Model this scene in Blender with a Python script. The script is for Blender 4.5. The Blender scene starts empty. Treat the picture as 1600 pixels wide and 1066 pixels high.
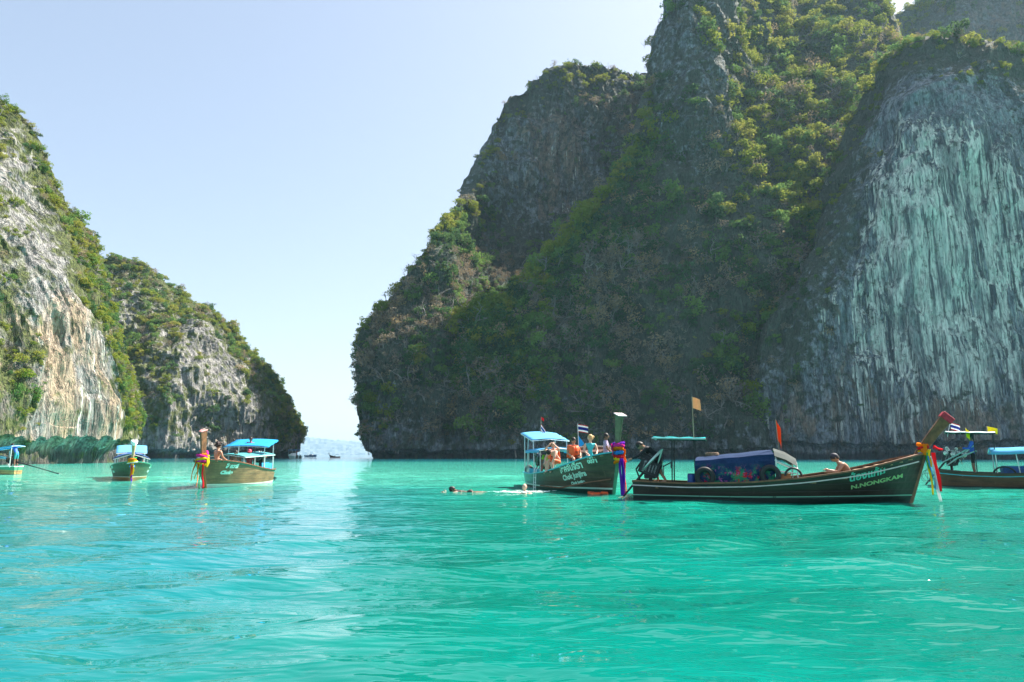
import bpy, bmesh, math, random
import numpy as np
from mathutils import Vector, Matrix, Euler, Quaternion
from mathutils.bvhtree import BVHTree

random.seed(7)
np.random.seed(7)
scene = bpy.context.scene
COL = scene.collection
R = math.radians

# ------------------------------------------------------------------ camera, sky, sun, exposure
CAM_H = 1.25
FPX = 1067.0                       # focal length in pixels of the 1600 px wide photograph
PITCH = math.atan(178.0 / FPX)
cam_data = bpy.data.cameras.new('camera')
cam_data.sensor_width = 36.0
cam_data.lens = 36.0 * FPX / 1600.0
cam_data.clip_start = 0.1
cam_data.clip_end = 30000
cam = bpy.data.objects.new('camera', cam_data)
COL.objects.link(cam)
cam.location = (0, 0, CAM_H)
cam.rotation_euler = (R(90) + PITCH, 0, 0)
scene.camera = cam

SUN_AZ, SUN_EL = R(58), R(51)      # azimuth clockwise from +Y (straight ahead)
world = bpy.data.worlds.new('World')
scene.world = world
world.use_nodes = True
wn = world.node_tree.nodes
wn.clear()
sky = wn.new('ShaderNodeTexSky')
sky.sky_type = 'NISHITA'
sky.sun_disc = False
sky.sun_elevation = SUN_EL
sky.sun_rotation = SUN_AZ
sky.air_density = 1.0
sky.dust_density = 1.8
sky.ozone_density = 2.8
bg = wn.new('ShaderNodeBackground')
bg.inputs['Strength'].default_value = 0.118
wo = wn.new('ShaderNodeOutputWorld')
gam = wn.new('ShaderNodeGamma')
gam.inputs['Gamma'].default_value = 0.64
hsv = wn.new('ShaderNodeHueSaturation')
hsv.inputs['Saturation'].default_value = 0.92
world.node_tree.links.new(sky.outputs[0], gam.inputs[0])
world.node_tree.links.new(gam.outputs[0], hsv.inputs['Color'])
world.node_tree.links.new(hsv.outputs[0], bg.inputs[0])
world.node_tree.links.new(bg.outputs[0], wo.inputs[0])

sun_data = bpy.data.lights.new('sun', 'SUN')
sun_data.energy = 4.5
sun_data.angle = R(0.5)
sun_data.color = (1.0, 0.94, 0.84)
sun = bpy.data.objects.new('sun', sun_data)
COL.objects.link(sun)
sdir = Vector((math.sin(SUN_AZ) * math.cos(SUN_EL), math.cos(SUN_AZ) * math.cos(SUN_EL), math.sin(SUN_EL)))
sun.rotation_euler = (-sdir).to_track_quat('-Z', 'Y').to_euler()
sun.location = sdir * 400

scene.view_settings.view_transform = 'Standard'
scene.view_settings.look = 'None'
scene.view_settings.gamma = 1
scene.view_settings.exposure = 1.76
scene.render.engine = 'CYCLES'
scene.cycles.volume_step_rate = 4.0
scene.cycles.volume_max_steps = 64
scene.cycles.volume_bounces = 1
scene.cycles.max_bounces = 6
HAZE_DENSITY = 0.00008

# ------------------------------------------------------------------ small helpers
def W(px, py, D):
    """world point on the ray through photograph pixel (px, py) at forward distance D"""
    x = (px - 800.0) / FPX
    y = (533.0 - py) / FPX
    c, s = math.cos(PITCH), math.sin(PITCH)
    dx, dy, dz = x, c - y * s, s + y * c
    k = D / dy
    return np.array([dx * k, D, CAM_H + dz * k])

def proj(P):
    P = np.asarray(P, float)
    c, s = math.cos(PITCH), math.sin(PITCH)
    y, z = P[..., 1], P[..., 2] - CAM_H
    f = y * c + z * s
    u = -y * s + z * c
    return 800 + FPX * P[..., 0] / f, 533 - FPX * u / f

def tag(o, label=None, cat=None, group=None, kind=None):
    if label: o['label'] = label
    if cat: o['category'] = cat
    if group: o['group'] = group
    if kind: o['kind'] = kind
    return o

def link(name, me, parent=None, mats=()):
    o = bpy.data.objects.new(name, me)
    COL.objects.link(o)
    if parent is not None: o.parent = parent
    for m in mats: me.materials.append(m)
    return o

def empty(name, loc=(0, 0, 0), rz=0.0, label=None, cat=None, group=None):
    o = bpy.data.objects.new(name, None)
    o.empty_display_size = 0.3
    COL.objects.link(o)
    o.location = loc
    o.rotation_euler = (0, 0, rz)
    return tag(o, label, cat, group)

def mesh_np(name, V, F):
    """fast mesh from numpy arrays (F: quads or triangles)"""
    me = bpy.data.meshes.new(name)
    V = np.ascontiguousarray(V, np.float32); F = np.ascontiguousarray(F, np.int32)
    n = F.shape[1]
    me.vertices.add(len(V)); me.vertices.foreach_set('co', V.ravel())
    me.loops.add(F.size); me.loops.foreach_set('vertex_index', F.ravel())
    me.polygons.add(len(F))
    me.polygons.foreach_set('loop_start', np.arange(0, F.size, n, dtype=np.int32))
    me.polygons.foreach_set('loop_total', np.full(len(F), n, np.int32))
    me.update(calc_edges=True)
    return me

def grid_faces(nr, nc):
    i = np.arange(nr - 1)[:, None] * nc + np.arange(nc - 1)[None, :]
    return np.stack([i, i + 1, i + nc + 1, i + nc], -1).reshape(-1, 4)

# ------------------------------------------------------------------ numpy noise
def _hash(ix, iy, iz, seed):
    h = (ix.astype(np.uint32) * np.uint32(73856093)) ^ (iy.astype(np.uint32) * np.uint32(19349663)) \
        ^ (iz.astype(np.uint32) * np.uint32(83492791)) ^ np.uint32((seed * 2654435761) & 0xffffffff)
    h ^= h >> np.uint32(13); h *= np.uint32(1274126177); h ^= h >> np.uint32(16)
    h *= np.uint32(2246822519); h ^= h >> np.uint32(15)
    return h.astype(np.float32) / 4294967295.0

def vnoise(P, seed=0):
    P = np.asarray(P, np.float64)
    I = np.floor(P).astype(np.int64); f = (P - I).astype(np.float32)
    f = f * f * f * (f * (f * 6 - 15) + 10)
    ix, iy, iz = I[..., 0], I[..., 1], I[..., 2]
    fx, fy, fz = f[..., 0], f[..., 1], f[..., 2]
    def L(a, b, t): return a + (b - a) * t
    H = lambda a, b, c: _hash(ix + a, iy + b, iz + c, seed)
    return L(L(L(H(0,0,0), H(1,0,0), fx), L(H(0,1,0), H(1,1,0), fx), fy),
             L(L(H(0,0,1), H(1,0,1), fx), L(H(0,1,1), H(1,1,1), fx), fy), fz)

def fbm(P, sc, octs=4, seed=0, gain=0.5):
    sc = np.asarray(sc, float)
    s, a, t = 0, 1.0, 0.0
    for k in range(octs):
        s = s + a * (vnoise(P / sc * (2.03 ** k) + 17.3 * k, seed + k) * 2 - 1)
        t += a; a *= gain
    return s / t * 1.6

def ridged(P, sc, octs=3, seed=0, gain=0.5):
    sc = np.asarray(sc, float)
    s, a, t = 0, 1.0, 0.0
    for k in range(octs):
        n = vnoise(P / sc * (2.03 ** k) + 9.1 * k, seed + k) * 2 - 1
        s = s + a * (1 - np.abs(n) * 2.0)
        t += a; a *= gain
    return s / t

# ------------------------------------------------------------------ node helpers
def new_mat(name):
    m = bpy.data.materials.new(name)
    m.use_nodes = True
    nt = m.node_tree
    nt.nodes.clear()
    out = nt.nodes.new('ShaderNodeOutputMaterial')
    return m, nt, out

class NT:
    def __init__(s, nt): s.nt = nt
    def n(s, t, **kw):
        x = s.nt.nodes.new(t)
        for k, v in kw.items(): setattr(x, k, v)
        return x
    def l(s, a, b): s.nt.links.new(a, b)
    def val(s, inp, v):
        if hasattr(v, 'is_output') or isinstance(v, bpy.types.NodeSocket): s.l(v, inp)
        else: inp.default_value = v
    def noise(s, vec, scale, detail=4, rough=0.55, dist=0.0):
        x = s.n('ShaderNodeTexNoise')
        if vec is not None: s.l(vec, x.inputs['Vector'])
        x.inputs['Scale'].default_value = scale; x.inputs['Detail'].default_value = detail
        x.inputs['Roughness'].default_value = rough; x.inputs['Distortion'].default_value = dist
        return x.outputs['Fac']
    def mapping(s, vec, scale=(1, 1, 1), loc=(0, 0, 0), rot=(0, 0, 0)):
        x = s.n('ShaderNodeMapping')
        s.l(vec, x.inputs['Vector']); x.inputs['Scale'].default_value = scale
        x.inputs['Location'].default_value = loc; x.inputs['Rotation'].default_value = rot
        return x.outputs[0]
    def ramp(s, fac, stops, interp='LINEAR'):
        x = s.n('ShaderNodeValToRGB')
        s.l(fac, x.inputs[0]); cr = x.color_ramp; cr.interpolation = interp
        while len(cr.elements) > 1: cr.elements.remove(cr.elements[-1])
        cr.elements[0].position = stops[0][0]; cr.elements[0].color = c4(stops[0][1])
        for p, c in stops[1:]:
            e = cr.elements.new(p); e.color = c4(c)
        return x.outputs[0]
    def mix(s, fac, a, b, mode='MIX'):
        x = s.n('ShaderNodeMix', data_type='RGBA', blend_type=mode)
        s.val(x.inputs[0], fac)
        s.val(x.inputs[6], a if not isinstance(a, tuple) else c4(a)); s.val(x.inputs[7], b if not isinstance(b, tuple) else c4(b))
        return x.outputs[2]
    def math(s, op, a, b=None, c=None, clamp=False):
        x = s.n('ShaderNodeMath', operation=op); x.use_clamp = clamp
        s.val(x.inputs[0], a)
        if b is not None: s.val(x.inputs[1], b)
        if c is not None: s.val(x.inputs[2], c)
        return x.outputs[0]
    def smooth(s, v, a, b):
        x = s.n('ShaderNodeMapRange', interpolation_type='SMOOTHSTEP')
        s.val(x.inputs[0], v); x.inputs[1].default_value = a; x.inputs[2].default_value = b
        return x.outputs[0]
    def attr(s, name, typ='GEOMETRY'):
        x = s.n('ShaderNodeAttribute'); x.attribute_name = name; x.attribute_type = typ
        return x.outputs['Fac']
    def bump(s, h, strength=0.5, dist=0.1, normal=None):
        x = s.n('ShaderNodeBump'); s.l(h, x.inputs['Height'])
        x.inputs['Strength'].default_value = strength; x.inputs['Distance'].default_value = dist
        if normal is not None: s.l(normal, x.inputs['Normal'])
        return x.outputs[0]
    def bsdf(s, out, color, rough=0.6, normal=None, **kw):
        b = s.n('ShaderNodeBsdfPrincipled')
        s.val(b.inputs['Base Color'], c4(color) if isinstance(color, tuple) else color)
        s.val(b.inputs['Roughness'], rough)
        for k, v in kw.items(): s.val(b.inputs[k.replace('_', ' ')], v)
        if normal is not None: s.l(normal, b.inputs['Normal'])
        if out is not None: s.l(b.outputs[0], out.inputs['Surface'])
        return b

def c4(c):
    c = tuple(c)
    return c if len(c) == 4 else c + (1.0,)
# ------------------------------------------------------------------ rock and foliage materials
def rock_material(name, dark, mid, light, warm, stain, soil, streak=0.0):
    m, nt, out = new_mat(name); t = NT(nt)
    pos = t.n('ShaderNodeNewGeometry').outputs['Position']
    pale, veg, wrm = t.attr('pale'), t.attr('veg'), t.attr('warm')
    sep = t.n('ShaderNodeSeparateXYZ'); t.l(pos, sep.inputs[0]); z = sep.outputs[2]
    fl = t.noise(t.mapping(pos, (1, 1, 0.16)), 0.55, 6, 0.62, 0.6)          # vertical runs
    bl = t.noise(pos, 0.09, 4, 0.6)
    fine = t.noise(t.mapping(pos, (1, 1, 0.28)), 2.4, 6, 0.68)
    mixv = t.math('ADD', t.math('MULTIPLY', fl, 0.55), t.math('MULTIPLY', fine, 0.45))
    col = t.ramp(mixv, [(0.36, dark), (0.47, mid), (0.60, light)])
    # warm iron patches
    wn_ = t.noise(t.mapping(pos, (1, 1, 0.35), (31, 7, 3)), 0.16, 5, 0.6, 0.8)
    wf = t.math('MULTIPLY', t.smooth(t.math('ADD', wn_, t.math('MULTIPLY', wrm, 0.34)), 0.62, 0.80), 0.7)
    col = t.mix(wf, col, t.ramp(fine, [(0.35, tuple(c * 0.6 for c in warm)), (0.6, warm)]))
    # pale calcite runs, long and vertical
    sn = t.noise(t.mapping(pos, (1, 1, 0.022), (5, 3, 0)), 0.30, 4, 0.62, 0.1)
    sn2 = t.noise(t.mapping(pos, (1, 1, 0.035), (8, 1, 0)), 1.0, 3, 0.6, 0.1)
    sf = t.math('ADD', t.math('MULTIPLY', sn, 0.55), t.math('MULTIPLY', sn2, 0.45))
    sf = t.smooth(t.math('ADD', sf, t.math('MULTIPLY', t.math('SUBTRACT', pale, 0.5), 0.30)), 0.525, 0.560)
    sf = t.math('MULTIPLY', sf, t.smooth(pale, 0.05, 0.35))
    pal = t.ramp(t.math('ADD', t.math('MULTIPLY', fine, .3), t.math('MULTIPLY', sn2, .7)), [(0.33, (0.34, 0.37, 0.35)), (0.5, (0.58, 0.57, 0.50)), (0.66, (0.80, 0.77, 0.68))])
    col = t.mix(sf, col, pal)
    # dark weathered patches and water runs
    gn = t.noise(t.mapping(pos, (1, 1, 0.16), (2, 61, 5)), 0.20, 6, 0.66, 0.5)
    col = t.mix(t.math('MULTIPLY', t.smooth(gn, 0.50, 0.62), 0.72), col, t.ramp(fine, [(0.35, tuple(c * 0.7 for c in dark)), (0.65, tuple(c * 0.75 for c in mid))]))
    dk = t.noise(t.mapping(pos, (1, 1, 0.03), (33, 12, 0)), 0.75, 3, 0.6, 0.1)
    dkf = t.math('MULTIPLY', t.smooth(dk, 0.545, 0.60), t.smooth(pale, 0.25, 0.6))
    # teal algae stain on runs
    an = t.noise(t.mapping(pos, (1, 1, 0.05), (15, 9, 2)), 0.42, 4, 0.6)
    col = t.mix(t.math('MULTIPLY', t.smooth(an, 0.5, 0.66), t.math('MULTIPLY', t.smooth(pale, 0.1, 0.6), 0.28)), col, stain)
    col = t.mix(t.math('MULTIPLY', dkf, 0.8), col, tuple(c * 0.9 for c in dark))
    # wet dark tidal band at the foot
    wet = t.smooth(t.math('SUBTRACT', z, t.math('MULTIPLY', bl, 2.6)), 1.5, 0.0)
    col = t.mix(t.math('MULTIPLY', wet, 0.85), col, tuple(c * 0.45 for c in dark))
    # soil, moss and creepers between the trees
    vn = t.noise(pos, 0.35, 6, 0.65)
    vf = t.smooth(t.math('ADD', vn, t.math('MULTIPLY', veg, 0.42)), 0.57, 0.73)
    col = t.mix(vf, col, t.ramp(fine, [(0.3, soil[0]), (0.6, soil[1])]))
    h = t.math('ADD', t.math('MULTIPLY', fl, 0.8), t.math('MULTIPLY', fine, 0.55))
    vor = t.n('ShaderNodeTexVoronoi', feature='DISTANCE_TO_EDGE'); t.l(t.mapping(pos, (1, 1, 0.4)), vor.inputs['Vector']); vor.inputs['Scale'].default_value = 0.7
    cr = t.smooth(vor.outputs['Distance'], 0.0, 0.07)
    h = t.math('ADD', h, t.math('MULTIPLY', cr, 0.07))
    crk = t.noise(t.mapping(pos, (1, 1, 0.09), (3, 44, 8)), 1.1, 4, 0.6, 0.2)
    crk = t.smooth(t.math('ABSOLUTE', t.math('SUBTRACT', crk, 0.5)), 0.0, 0.035)
    h = t.math('ADD', h, t.math('MULTIPLY', crk, 0.35))
    col = t.mix(t.math('MULTIPLY', t.math('SUBTRACT', 1.0, crk), 0.4), col, tuple(c * 0.7 for c in dark))
    nrm = t.bump(t.math('MULTIPLY', h, t.math('SUBTRACT', 1.0, t.math('MULTIPLY', sf, .6))), 1.0, 1.2)
    t.bsdf(out, col, 0.88, nrm, Specular_IOR_Level=0.25)
    return m

SOIL = ((0.036, 0.050, 0.038), (0.110, 0.130, 0.098))
M_ROCK_R = rock_material('rock_grey_blue', (0.056, 0.072, 0.088), (0.19, 0.215, 0.24), (0.40, 0.42, 0.425), (0.34, 0.22, 0.13), (0.05, 0.15, 0.145), SOIL)
SOIL_L = ((0.045, 0.065, 0.022), (0.13, 0.15, 0.05))
M_ROCK_L = rock_material('rock_pale_grey', (0.10, 0.105, 0.11), (0.27, 0.265, 0.26), (0.46, 0.44, 0.41), (0.55, 0.38, 0.23), (0.07, 0.11, 0.10), SOIL_L)
M_ROCK_F = rock_material('rock_far', (0.10, 0.11, 0.12), (0.16, 0.18, 0.18), (0.24, 0.25, 0.24), (0.30, 0.21, 0.15), (0.06, 0.15, 0.14), SOIL)

def leaf_material(name, stops, trans=0.35):
    m, nt, out = new_mat(name); t = NT(nt)
    rnd = t.n('ShaderNodeObjectInfo').outputs['Random']
    pos = t.n('ShaderNodeNewGeometry').outputs['Position']
    n1 = t.noise(pos, 0.06, 3); n2 = t.noise(pos, 1.2, 3)
    f = t.math('ADD', t.math('MULTIPLY', rnd, 0.62), t.math('MULTIPLY', t.math('ADD', n1, t.math('MULTIPLY', n2, 0.4)), 0.40))
    col = t.ramp(t.math('SUBTRACT', f, 0.06), stops)
    d = t.n('ShaderNodeBsdfDiffuse'); t.l(col, d.inputs[0])
    tr = t.n('ShaderNodeBsdfTranslucent'); t.l(t.mix(0.5, col, tuple(c for c in stops[-1][1])), tr.inputs[0])
    mx = t.n('ShaderNodeMixShader'); mx.inputs[0].default_value = trans
    t.l(d.outputs[0], mx.inputs[1]); t.l(tr.outputs[0], mx.inputs[2]); t.l(mx.outputs[0], out.inputs['Surface'])
    return m
M_LEAF_DARK = leaf_material('leaf_dark', [(0.18, (0.024, 0.064, 0.042)), (0.45, (0.060, 0.138, 0.066)), (0.62, (0.11, 0.20, 0.060)), (0.85, (0.20, 0.31, 0.085))])
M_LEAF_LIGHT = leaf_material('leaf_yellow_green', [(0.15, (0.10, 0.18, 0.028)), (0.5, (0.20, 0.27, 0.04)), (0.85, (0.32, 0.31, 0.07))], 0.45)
M_LEAF_DRY = leaf_material('leaf_dry', [(0.15, (0.13, 0.118, 0.105)), (0.5, (0.25, 0.22, 0.18)), (0.85, (0.38, 0.28, 0.15))], 0.3)

def simple_mat(name, color, rough=0.6, var=0.15, scale=8.0, metallic=0.0, bump=0.0, spec=0.5):
    m, nt, out = new_mat(name); t = NT(nt)
    tc = t.n('ShaderNodeTexCoord').outputs['Object']
    n = t.noise(tc, scale, 4, 0.6)
    a = tuple(min(1, c * (1 - var)) for c in color[:3]); b = tuple(min(1, c * (1 + var)) for c in color[:3])
    col = t.ramp(n, [(0.32, a), (0.68, b)])
    nr = t.bump(n, bump, 0.02) if bump else None
    t.bsdf(out, col, rough, nr, Metallic=metallic, Specular_IOR_Level=spec)
    return m
M_BARK = simple_mat('bark', (0.20, 0.175, 0.145), 0.9, 0.35, 1.5)
M_TWIG = simple_mat('bare_twigs', (0.28, 0.255, 0.23), 0.9, 0.3, 0.8)

# ------------------------------------------------------------------ cliffs: lofted rock bodies
def resample(pts, n):
    pts = np.array(pts, float)
    d = np.r_[0, np.cumsum(np.linalg.norm(np.diff(pts[:, :3], axis=0), axis=1))]
    d /= d[-1]
    u = np.linspace(0, 1, n)
    return np.stack([np.interp(u, d, pts[:, k]) for k in range(pts.shape[1])], 1)

def blur(G, it):
    for _ in range(it):
        H = G.copy()
        H[1:-1] = (G[:-2] + 2 * G[1:-1] + G[2:]) / 4
        G = H; H = G.copy()
        H[:, 1:-1] = (G[:, :-2] + 2 * G[:, 1:-1] + G[:, 2:]) / 4
        G = H
    return G

CLIFFS = []
def cliff(name, cols, cell, mat, back=(0, 60), seed=0, amp=1.0, fluteamp=1.0, zf=1.0, cover=0.0, notch=(3.2, 2.4), wrapL=None, wrapR=None, blurm=3.0, seam=None):
    """cols: each column is a list from the waterline up to the crest of (px, py, D, veg, pale, warm)"""
    C = []
    for c in cols:
        pts = []
        for q in c:
            q = tuple(q) + (0.0,) * (6 - len(q))
            if cover and q is not c[0] and q[1] < 660: q = q[:3] + (q[3] + cover * (1 - q[3]),) + q[4:]
            pts.append(list(W(q[0], q[1], q[2])) + list(q[3:6]))
        pts[0][2] = -3.0
        C.append(pts)
    def shifted(pts, dx, dy, dz):
        out = []
        for p in pts:
            q = list(p); q[0] += dx + p[0] / p[1] * dy; q[1] += dy; q[2] = -3.0 if p is pts[0] else q[2] + dz
            out.append(q)
        return out
    if wrapL: C.insert(0, shifted(C[0], *wrapL))
    if wrapR: C.append(shifted(C[-1], *wrapR))
    hmax = max(np.linalg.norm(np.diff(np.array(p)[:, :3], axis=0), axis=1).sum() for p in C)
    N1 = int(hmax / cell)
    front = np.stack([resample(p, N1) for p in C], 1)          # rows, cols, 6
    crest = front[-1]
    bx, by = back
    bx = bx + crest[:, 0] / crest[:, 1] * by
    B1 = crest.copy(); B1[:, 0] += bx * .2; B1[:, 1] += by * .25; B1[:, 2] += 2.0
    B2 = crest.copy(); B2[:, 0] += bx * .6; B2[:, 1] += by * .6; B2[:, 2] *= 0.82
    B3 = crest.copy(); B3[:, 0] += bx; B3[:, 1] += by; B3[:, 2] = -3
    bk = [crest, B1, B2, B3]
    N2 = 26
    backg = []
    for j in range(len(C)):
        pp = np.array([b[j] for b in bk]); backg.append(resample(pp, N2)[1:])
    backg = np.stack(backg, 1)
    G = np.concatenate([front, backg], 0)
    # across the columns
    base = G[int(N1 * 0.4)]
    d = np.r_[0, np.cumsum(np.linalg.norm(np.diff(base[:, :2], axis=0), axis=1))]
    NC = int(d[-1] / cell)
    u = np.linspace(0, d[-1], NC)
    j = np.clip(np.searchsorted(d, u, side='right') - 1, 0, len(d) - 2)
    f = ((u - d[j]) / (d[j + 1] - d[j]))[None, :, None]
    G = G[:, j] * (1 - f) + G[:, j + 1] * f
    G[:N1] = blur(G[:N1], int((blurm / cell) ** 2))
    G0 = G.copy()
    P = G[..., :3]
    du = np.gradient(P, axis=1); dv = np.gradient(P, axis=0)
    Nn = np.cross(du, dv); Nn /= np.linalg.norm(Nn, axis=-1, keepdims=True) + 1e-9
    Nf = Nn
    # world noise
    S = seed * 10
    warp = np.stack([fbm(P, 22, 2, S + 1), fbm(P, 22, 2, S + 2), fbm(P, 30, 2, S + 3)], -1) * 4.0
    Q = P + warp
    dsp = 3.6 * amp * fbm(Q, (26, 26, 38), 3, S + 4)
    dsp += 2.6 * amp * ridged(Q, (19, 19, 70), 2, S + 14)
    dsp += 1.5 * amp * ridged(Q, (9.5, 9.5, 40), 2, S + 5)
    dsp += 0.75 * fluteamp * ridged(Q, (3.6, 3.6, 16 * zf), 3, S + 6)
    dsp += 0.36 * fluteamp * ridged(Q, (1.5, 1.5, 6 * zf), 2, S + 7)
    dsp += 0.55 * amp * fbm(Q, (3.4, 3.4, 8.0 * zf), 3, S + 8)
    # blocky ledges
    led = (P[..., 2] + 3 * fbm(P, 25, 2, S + 11)) / 7.5
    dsp += 0.35 * amp * (np.abs((led % 1) - 0.5) * 2 - 0.5) * (vnoise(P / 12.0, S + 9) > 0.42)
    taper = np.ones(G.shape[0]); taper[N1:] = np.linspace(1, 0.3, G.shape[0] - N1)
    P = P + Nf * (dsp * taper[:, None])[..., None]
    rowi = np.arange(G.shape[0])[:, None]
    P[..., 2] += 1.3 * amp * ridged(P * np.array([1, 1, 0]), (3.5, 3.5, 1), 3, S + 16) * np.exp(-((rowi - N1) * cell / 3.5) ** 2)
    # undercut notch worn by the sea, with hanging points
    z = P[..., 2]
    top = notch[0] * (1 + 0.16 * fbm(P, (9, 9, 60), 2, S + 12) + 0.13 * fbm(P, (1.1, 1.1, 30), 2, S + 15))
    k = np.clip(1 - z / np.maximum(top, .5), 0, 1)
    k = np.where(z < top, np.sqrt(np.clip(k * 2.2, 0, 1)), 0)
    nh = Nf.copy(); nh[..., 2] = 0; nh /= np.linalg.norm(nh, axis=-1, keepdims=True) + 1e-6
    rowmask = np.ones(G.shape[0]); rowmask[N1:] = 0
    k = k * (0.86 + 0.26 * vnoise(P / np.array([.9, .9, 5.0]), S + 17))
    P = P - nh * (k * notch[1] * rowmask[:, None])[..., None]
    nr, nc = P.shape[:2]
    me = mesh_np(name, P.reshape(-1, 3), grid_faces(nr, nc))
    for nm, k_ in (('veg', 3), ('pale', 4), ('warm', 5)):
        a = me.attributes.new(nm, 'FLOAT', 'POINT')
        a.data.foreach_set('value', np.ascontiguousarray(G0[..., k_].ravel(), np.float32))
    me.polygons.foreach_set('use_smooth', np.zeros(len(me.polygons), bool))
    o = link('cliff', me, None, (mat,))
    o['kind'] = 'structure'
    CLIFFS.append(dict(name=name, P=P, G=G0, N1=N1, N=Nf))
    return o

def col(px0, D0, *rest):
    return [(px0, 716, D0) + rest[0]] + list(rest[1:])

# right headland, far left end (grey wall over wooded slope)
A = [
 [(566,716,258,.1,.1,.3),(557,692,257,.25),(566,600,259,.55),(577,530,268,.7)],
 [(590,716,256,.1,.2,.3),(588,680,256,.3),(594,580,260,.6),(604,482,276,.8)],
 [(640,716,254,.1,.2,.3),(640,670,254,.5),(640,540,260,.8),(641,412,284,.9)],
 [(690,716,253,.1,.2,.3),(690,670,253,.55),(690,520,260,.9),(692,352,292,.9)],
 [(738,716,255,.1,.2,.3),(738,650,256,.6),(735,480,268,.9),(737,380,290,.6),(740,292,300,.5)],
 [(772,716,258,.1),(770,600,262,.6),(768,440,282,.9),(765,370,298,.4,.1),(760,240,306,.15,.1,.1)],
 [(800,716,262,.1),(800,560,270,.7),(798,400,292,.9),(795,330,304,.3,.25),(788,215,310,.1,.2,.2),(786,165,314,.8)],
 [(840,716,266,.1),(840,540,276,.8),(842,400,298,.7),(845,340,308,.15,.3,.6),(846,195,314,.05,.3,1),(848,122,322,.8)],
 [(885,716,270,.1),(885,540,280,.8),(888,380,304,.6),(890,330,312,.1,.4,.7),(892,205,318,.05,.4,1),(893,107,328,.7)],
 [(940,716,276,.1),(940,500,290,.7),(940,330,312,.4,.3,.5),(942,240,320,.3,.2,.4),(944,180,326,.7),(946,108,336,.5)],
 [(985,716,282,.1),(985,400,304,.7),(985,250,322,.7),(985,170,330,.5),(985,116,340,.4)],
 [(1060,716,292,.1),(1060,400,314,.7),(1050,200,330,.6),(1050,112,345,.4)],
]
A = [c if i < 4 else [(q[0], q[1], q[2] * (1 + .13 * min(1, max(0, (716 - q[1]) / 250)))) + tuple(q[3:]) for q in c] for i, c in enumerate(A)]
cliff('cliff_a', A, 0.62, M_ROCK_R, (30, 80), 1, wrapL=(22, 70, -2), amp=1.15, fluteamp=1.7, cover=.18)

# main wooded mass with the steep rib that leaves the picture at the top
B = [
 [(690,716,262,.1),(700,620,266,.6),(706,525,280,.8)],
 [(722,716,248,.1,.2,.3),(722,670,248,.5),(724,590,252,.9),(742,492,258,.95)],
 [(800,716,245,.1,.2,.4),(800,670,245,.6),(800,560,250,.9),(814,442,260,1)],
 [(860,716,243,.1,.2,.4),(862,660,243,.7),(868,500,254,.95),(880,376,266,1)],
 [(920,716,240,.1,.2,.4),(922,660,240,.7),(928,480,253,.95),(934,328,270,1)],
 [(975,716,238,.1,.2,.4),(976,650,238,.7),(978,440,254,.95),(988,240,278,.9)],
 [(1020,716,236,.1,.3,.3),(1020,640,236,.7),(1020,450,250,.8),(1018,280,276,.7),(1026,112,297,.4)],
 [(1050,716,235,.1,.3,.3),(1050,640,235,.7),(1048,450,249,.7,.1),(1044,250,270,.5,.1),(1036,100,286,.2,.1),(1037,20,298,.2)],
 [(1085,716,234,.1,.3,.3),(1085,640,234,.8),(1082,450,248,.7,.1),(1080,250,266,.45,.1),(1078,80,280,.2,.1),(1070,-90,302,.3)],
 [(1130,716,232,.1,.3,.3),(1130,640,232,.9),(1130,450,247,.9),(1128,300,262,.6,.2),(1122,180,272,.25,.3),(1120,50,284,.3,.1),(1115,-120,306,.4)],
 [(1175,716,231,.1,.3,.3),(1175,640,231,.9),(1172,450,246,1),(1165,260,270,.8),(1150,120,296,.8),(1152,30,322,.9),(1172,-30,352,.9)],
 [(1215,716,231,.1),(1215,560,236,.9),(1215,400,252,1),(1210,250,280,.9),(1206,120,316,.9),(1205,18,366,.9)],
 [(1260,716,231,.1),(1260,560,236,.9),(1260,370,256,1),(1258,240,282,1),(1255,120,318,.95),(1250,40,356,.9),(1248,-20,392,.5)],
 [(1310,716,231,.1),(1310,560,236,.9),(1310,360,258,1),(1310,220,284,1),(1310,110,320,1),(1310,50,352,.8),(1316,-45,392,.3)],
 [(1355,716,233,.1),(1355,560,238,.9),(1355,350,260,1),(1355,210,288,1),(1355,110,322,1),(1360,50,354,.6),(1368,-40,392,.2)],
 [(1400,716,235,.1),(1400,560,240,.9),(1400,350,262,1),(1400,210,290,1),(1400,120,322,1),(1397,66,352,.8)],
 [(1470,716,240,.1),(1470,560,246,.9),(1470,350,266,1),(1470,210,292,1),(1470,95,326,.9)],
 [(1600,716,250,.1),(1600,560,256,.9),(1600,350,270,1),(1600,190,300,.9)],
 [(1850,716,256,.1),(1850,560,262,.9),(1850,350,276,1),(1850,220,300,.9)],
]
cliff('cliff_b', B, 0.62, M_ROCK_R, (20, 90), 2, wrapL=(10, 50, -4), amp=1.1, fluteamp=1.6, cover=.24)

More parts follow.
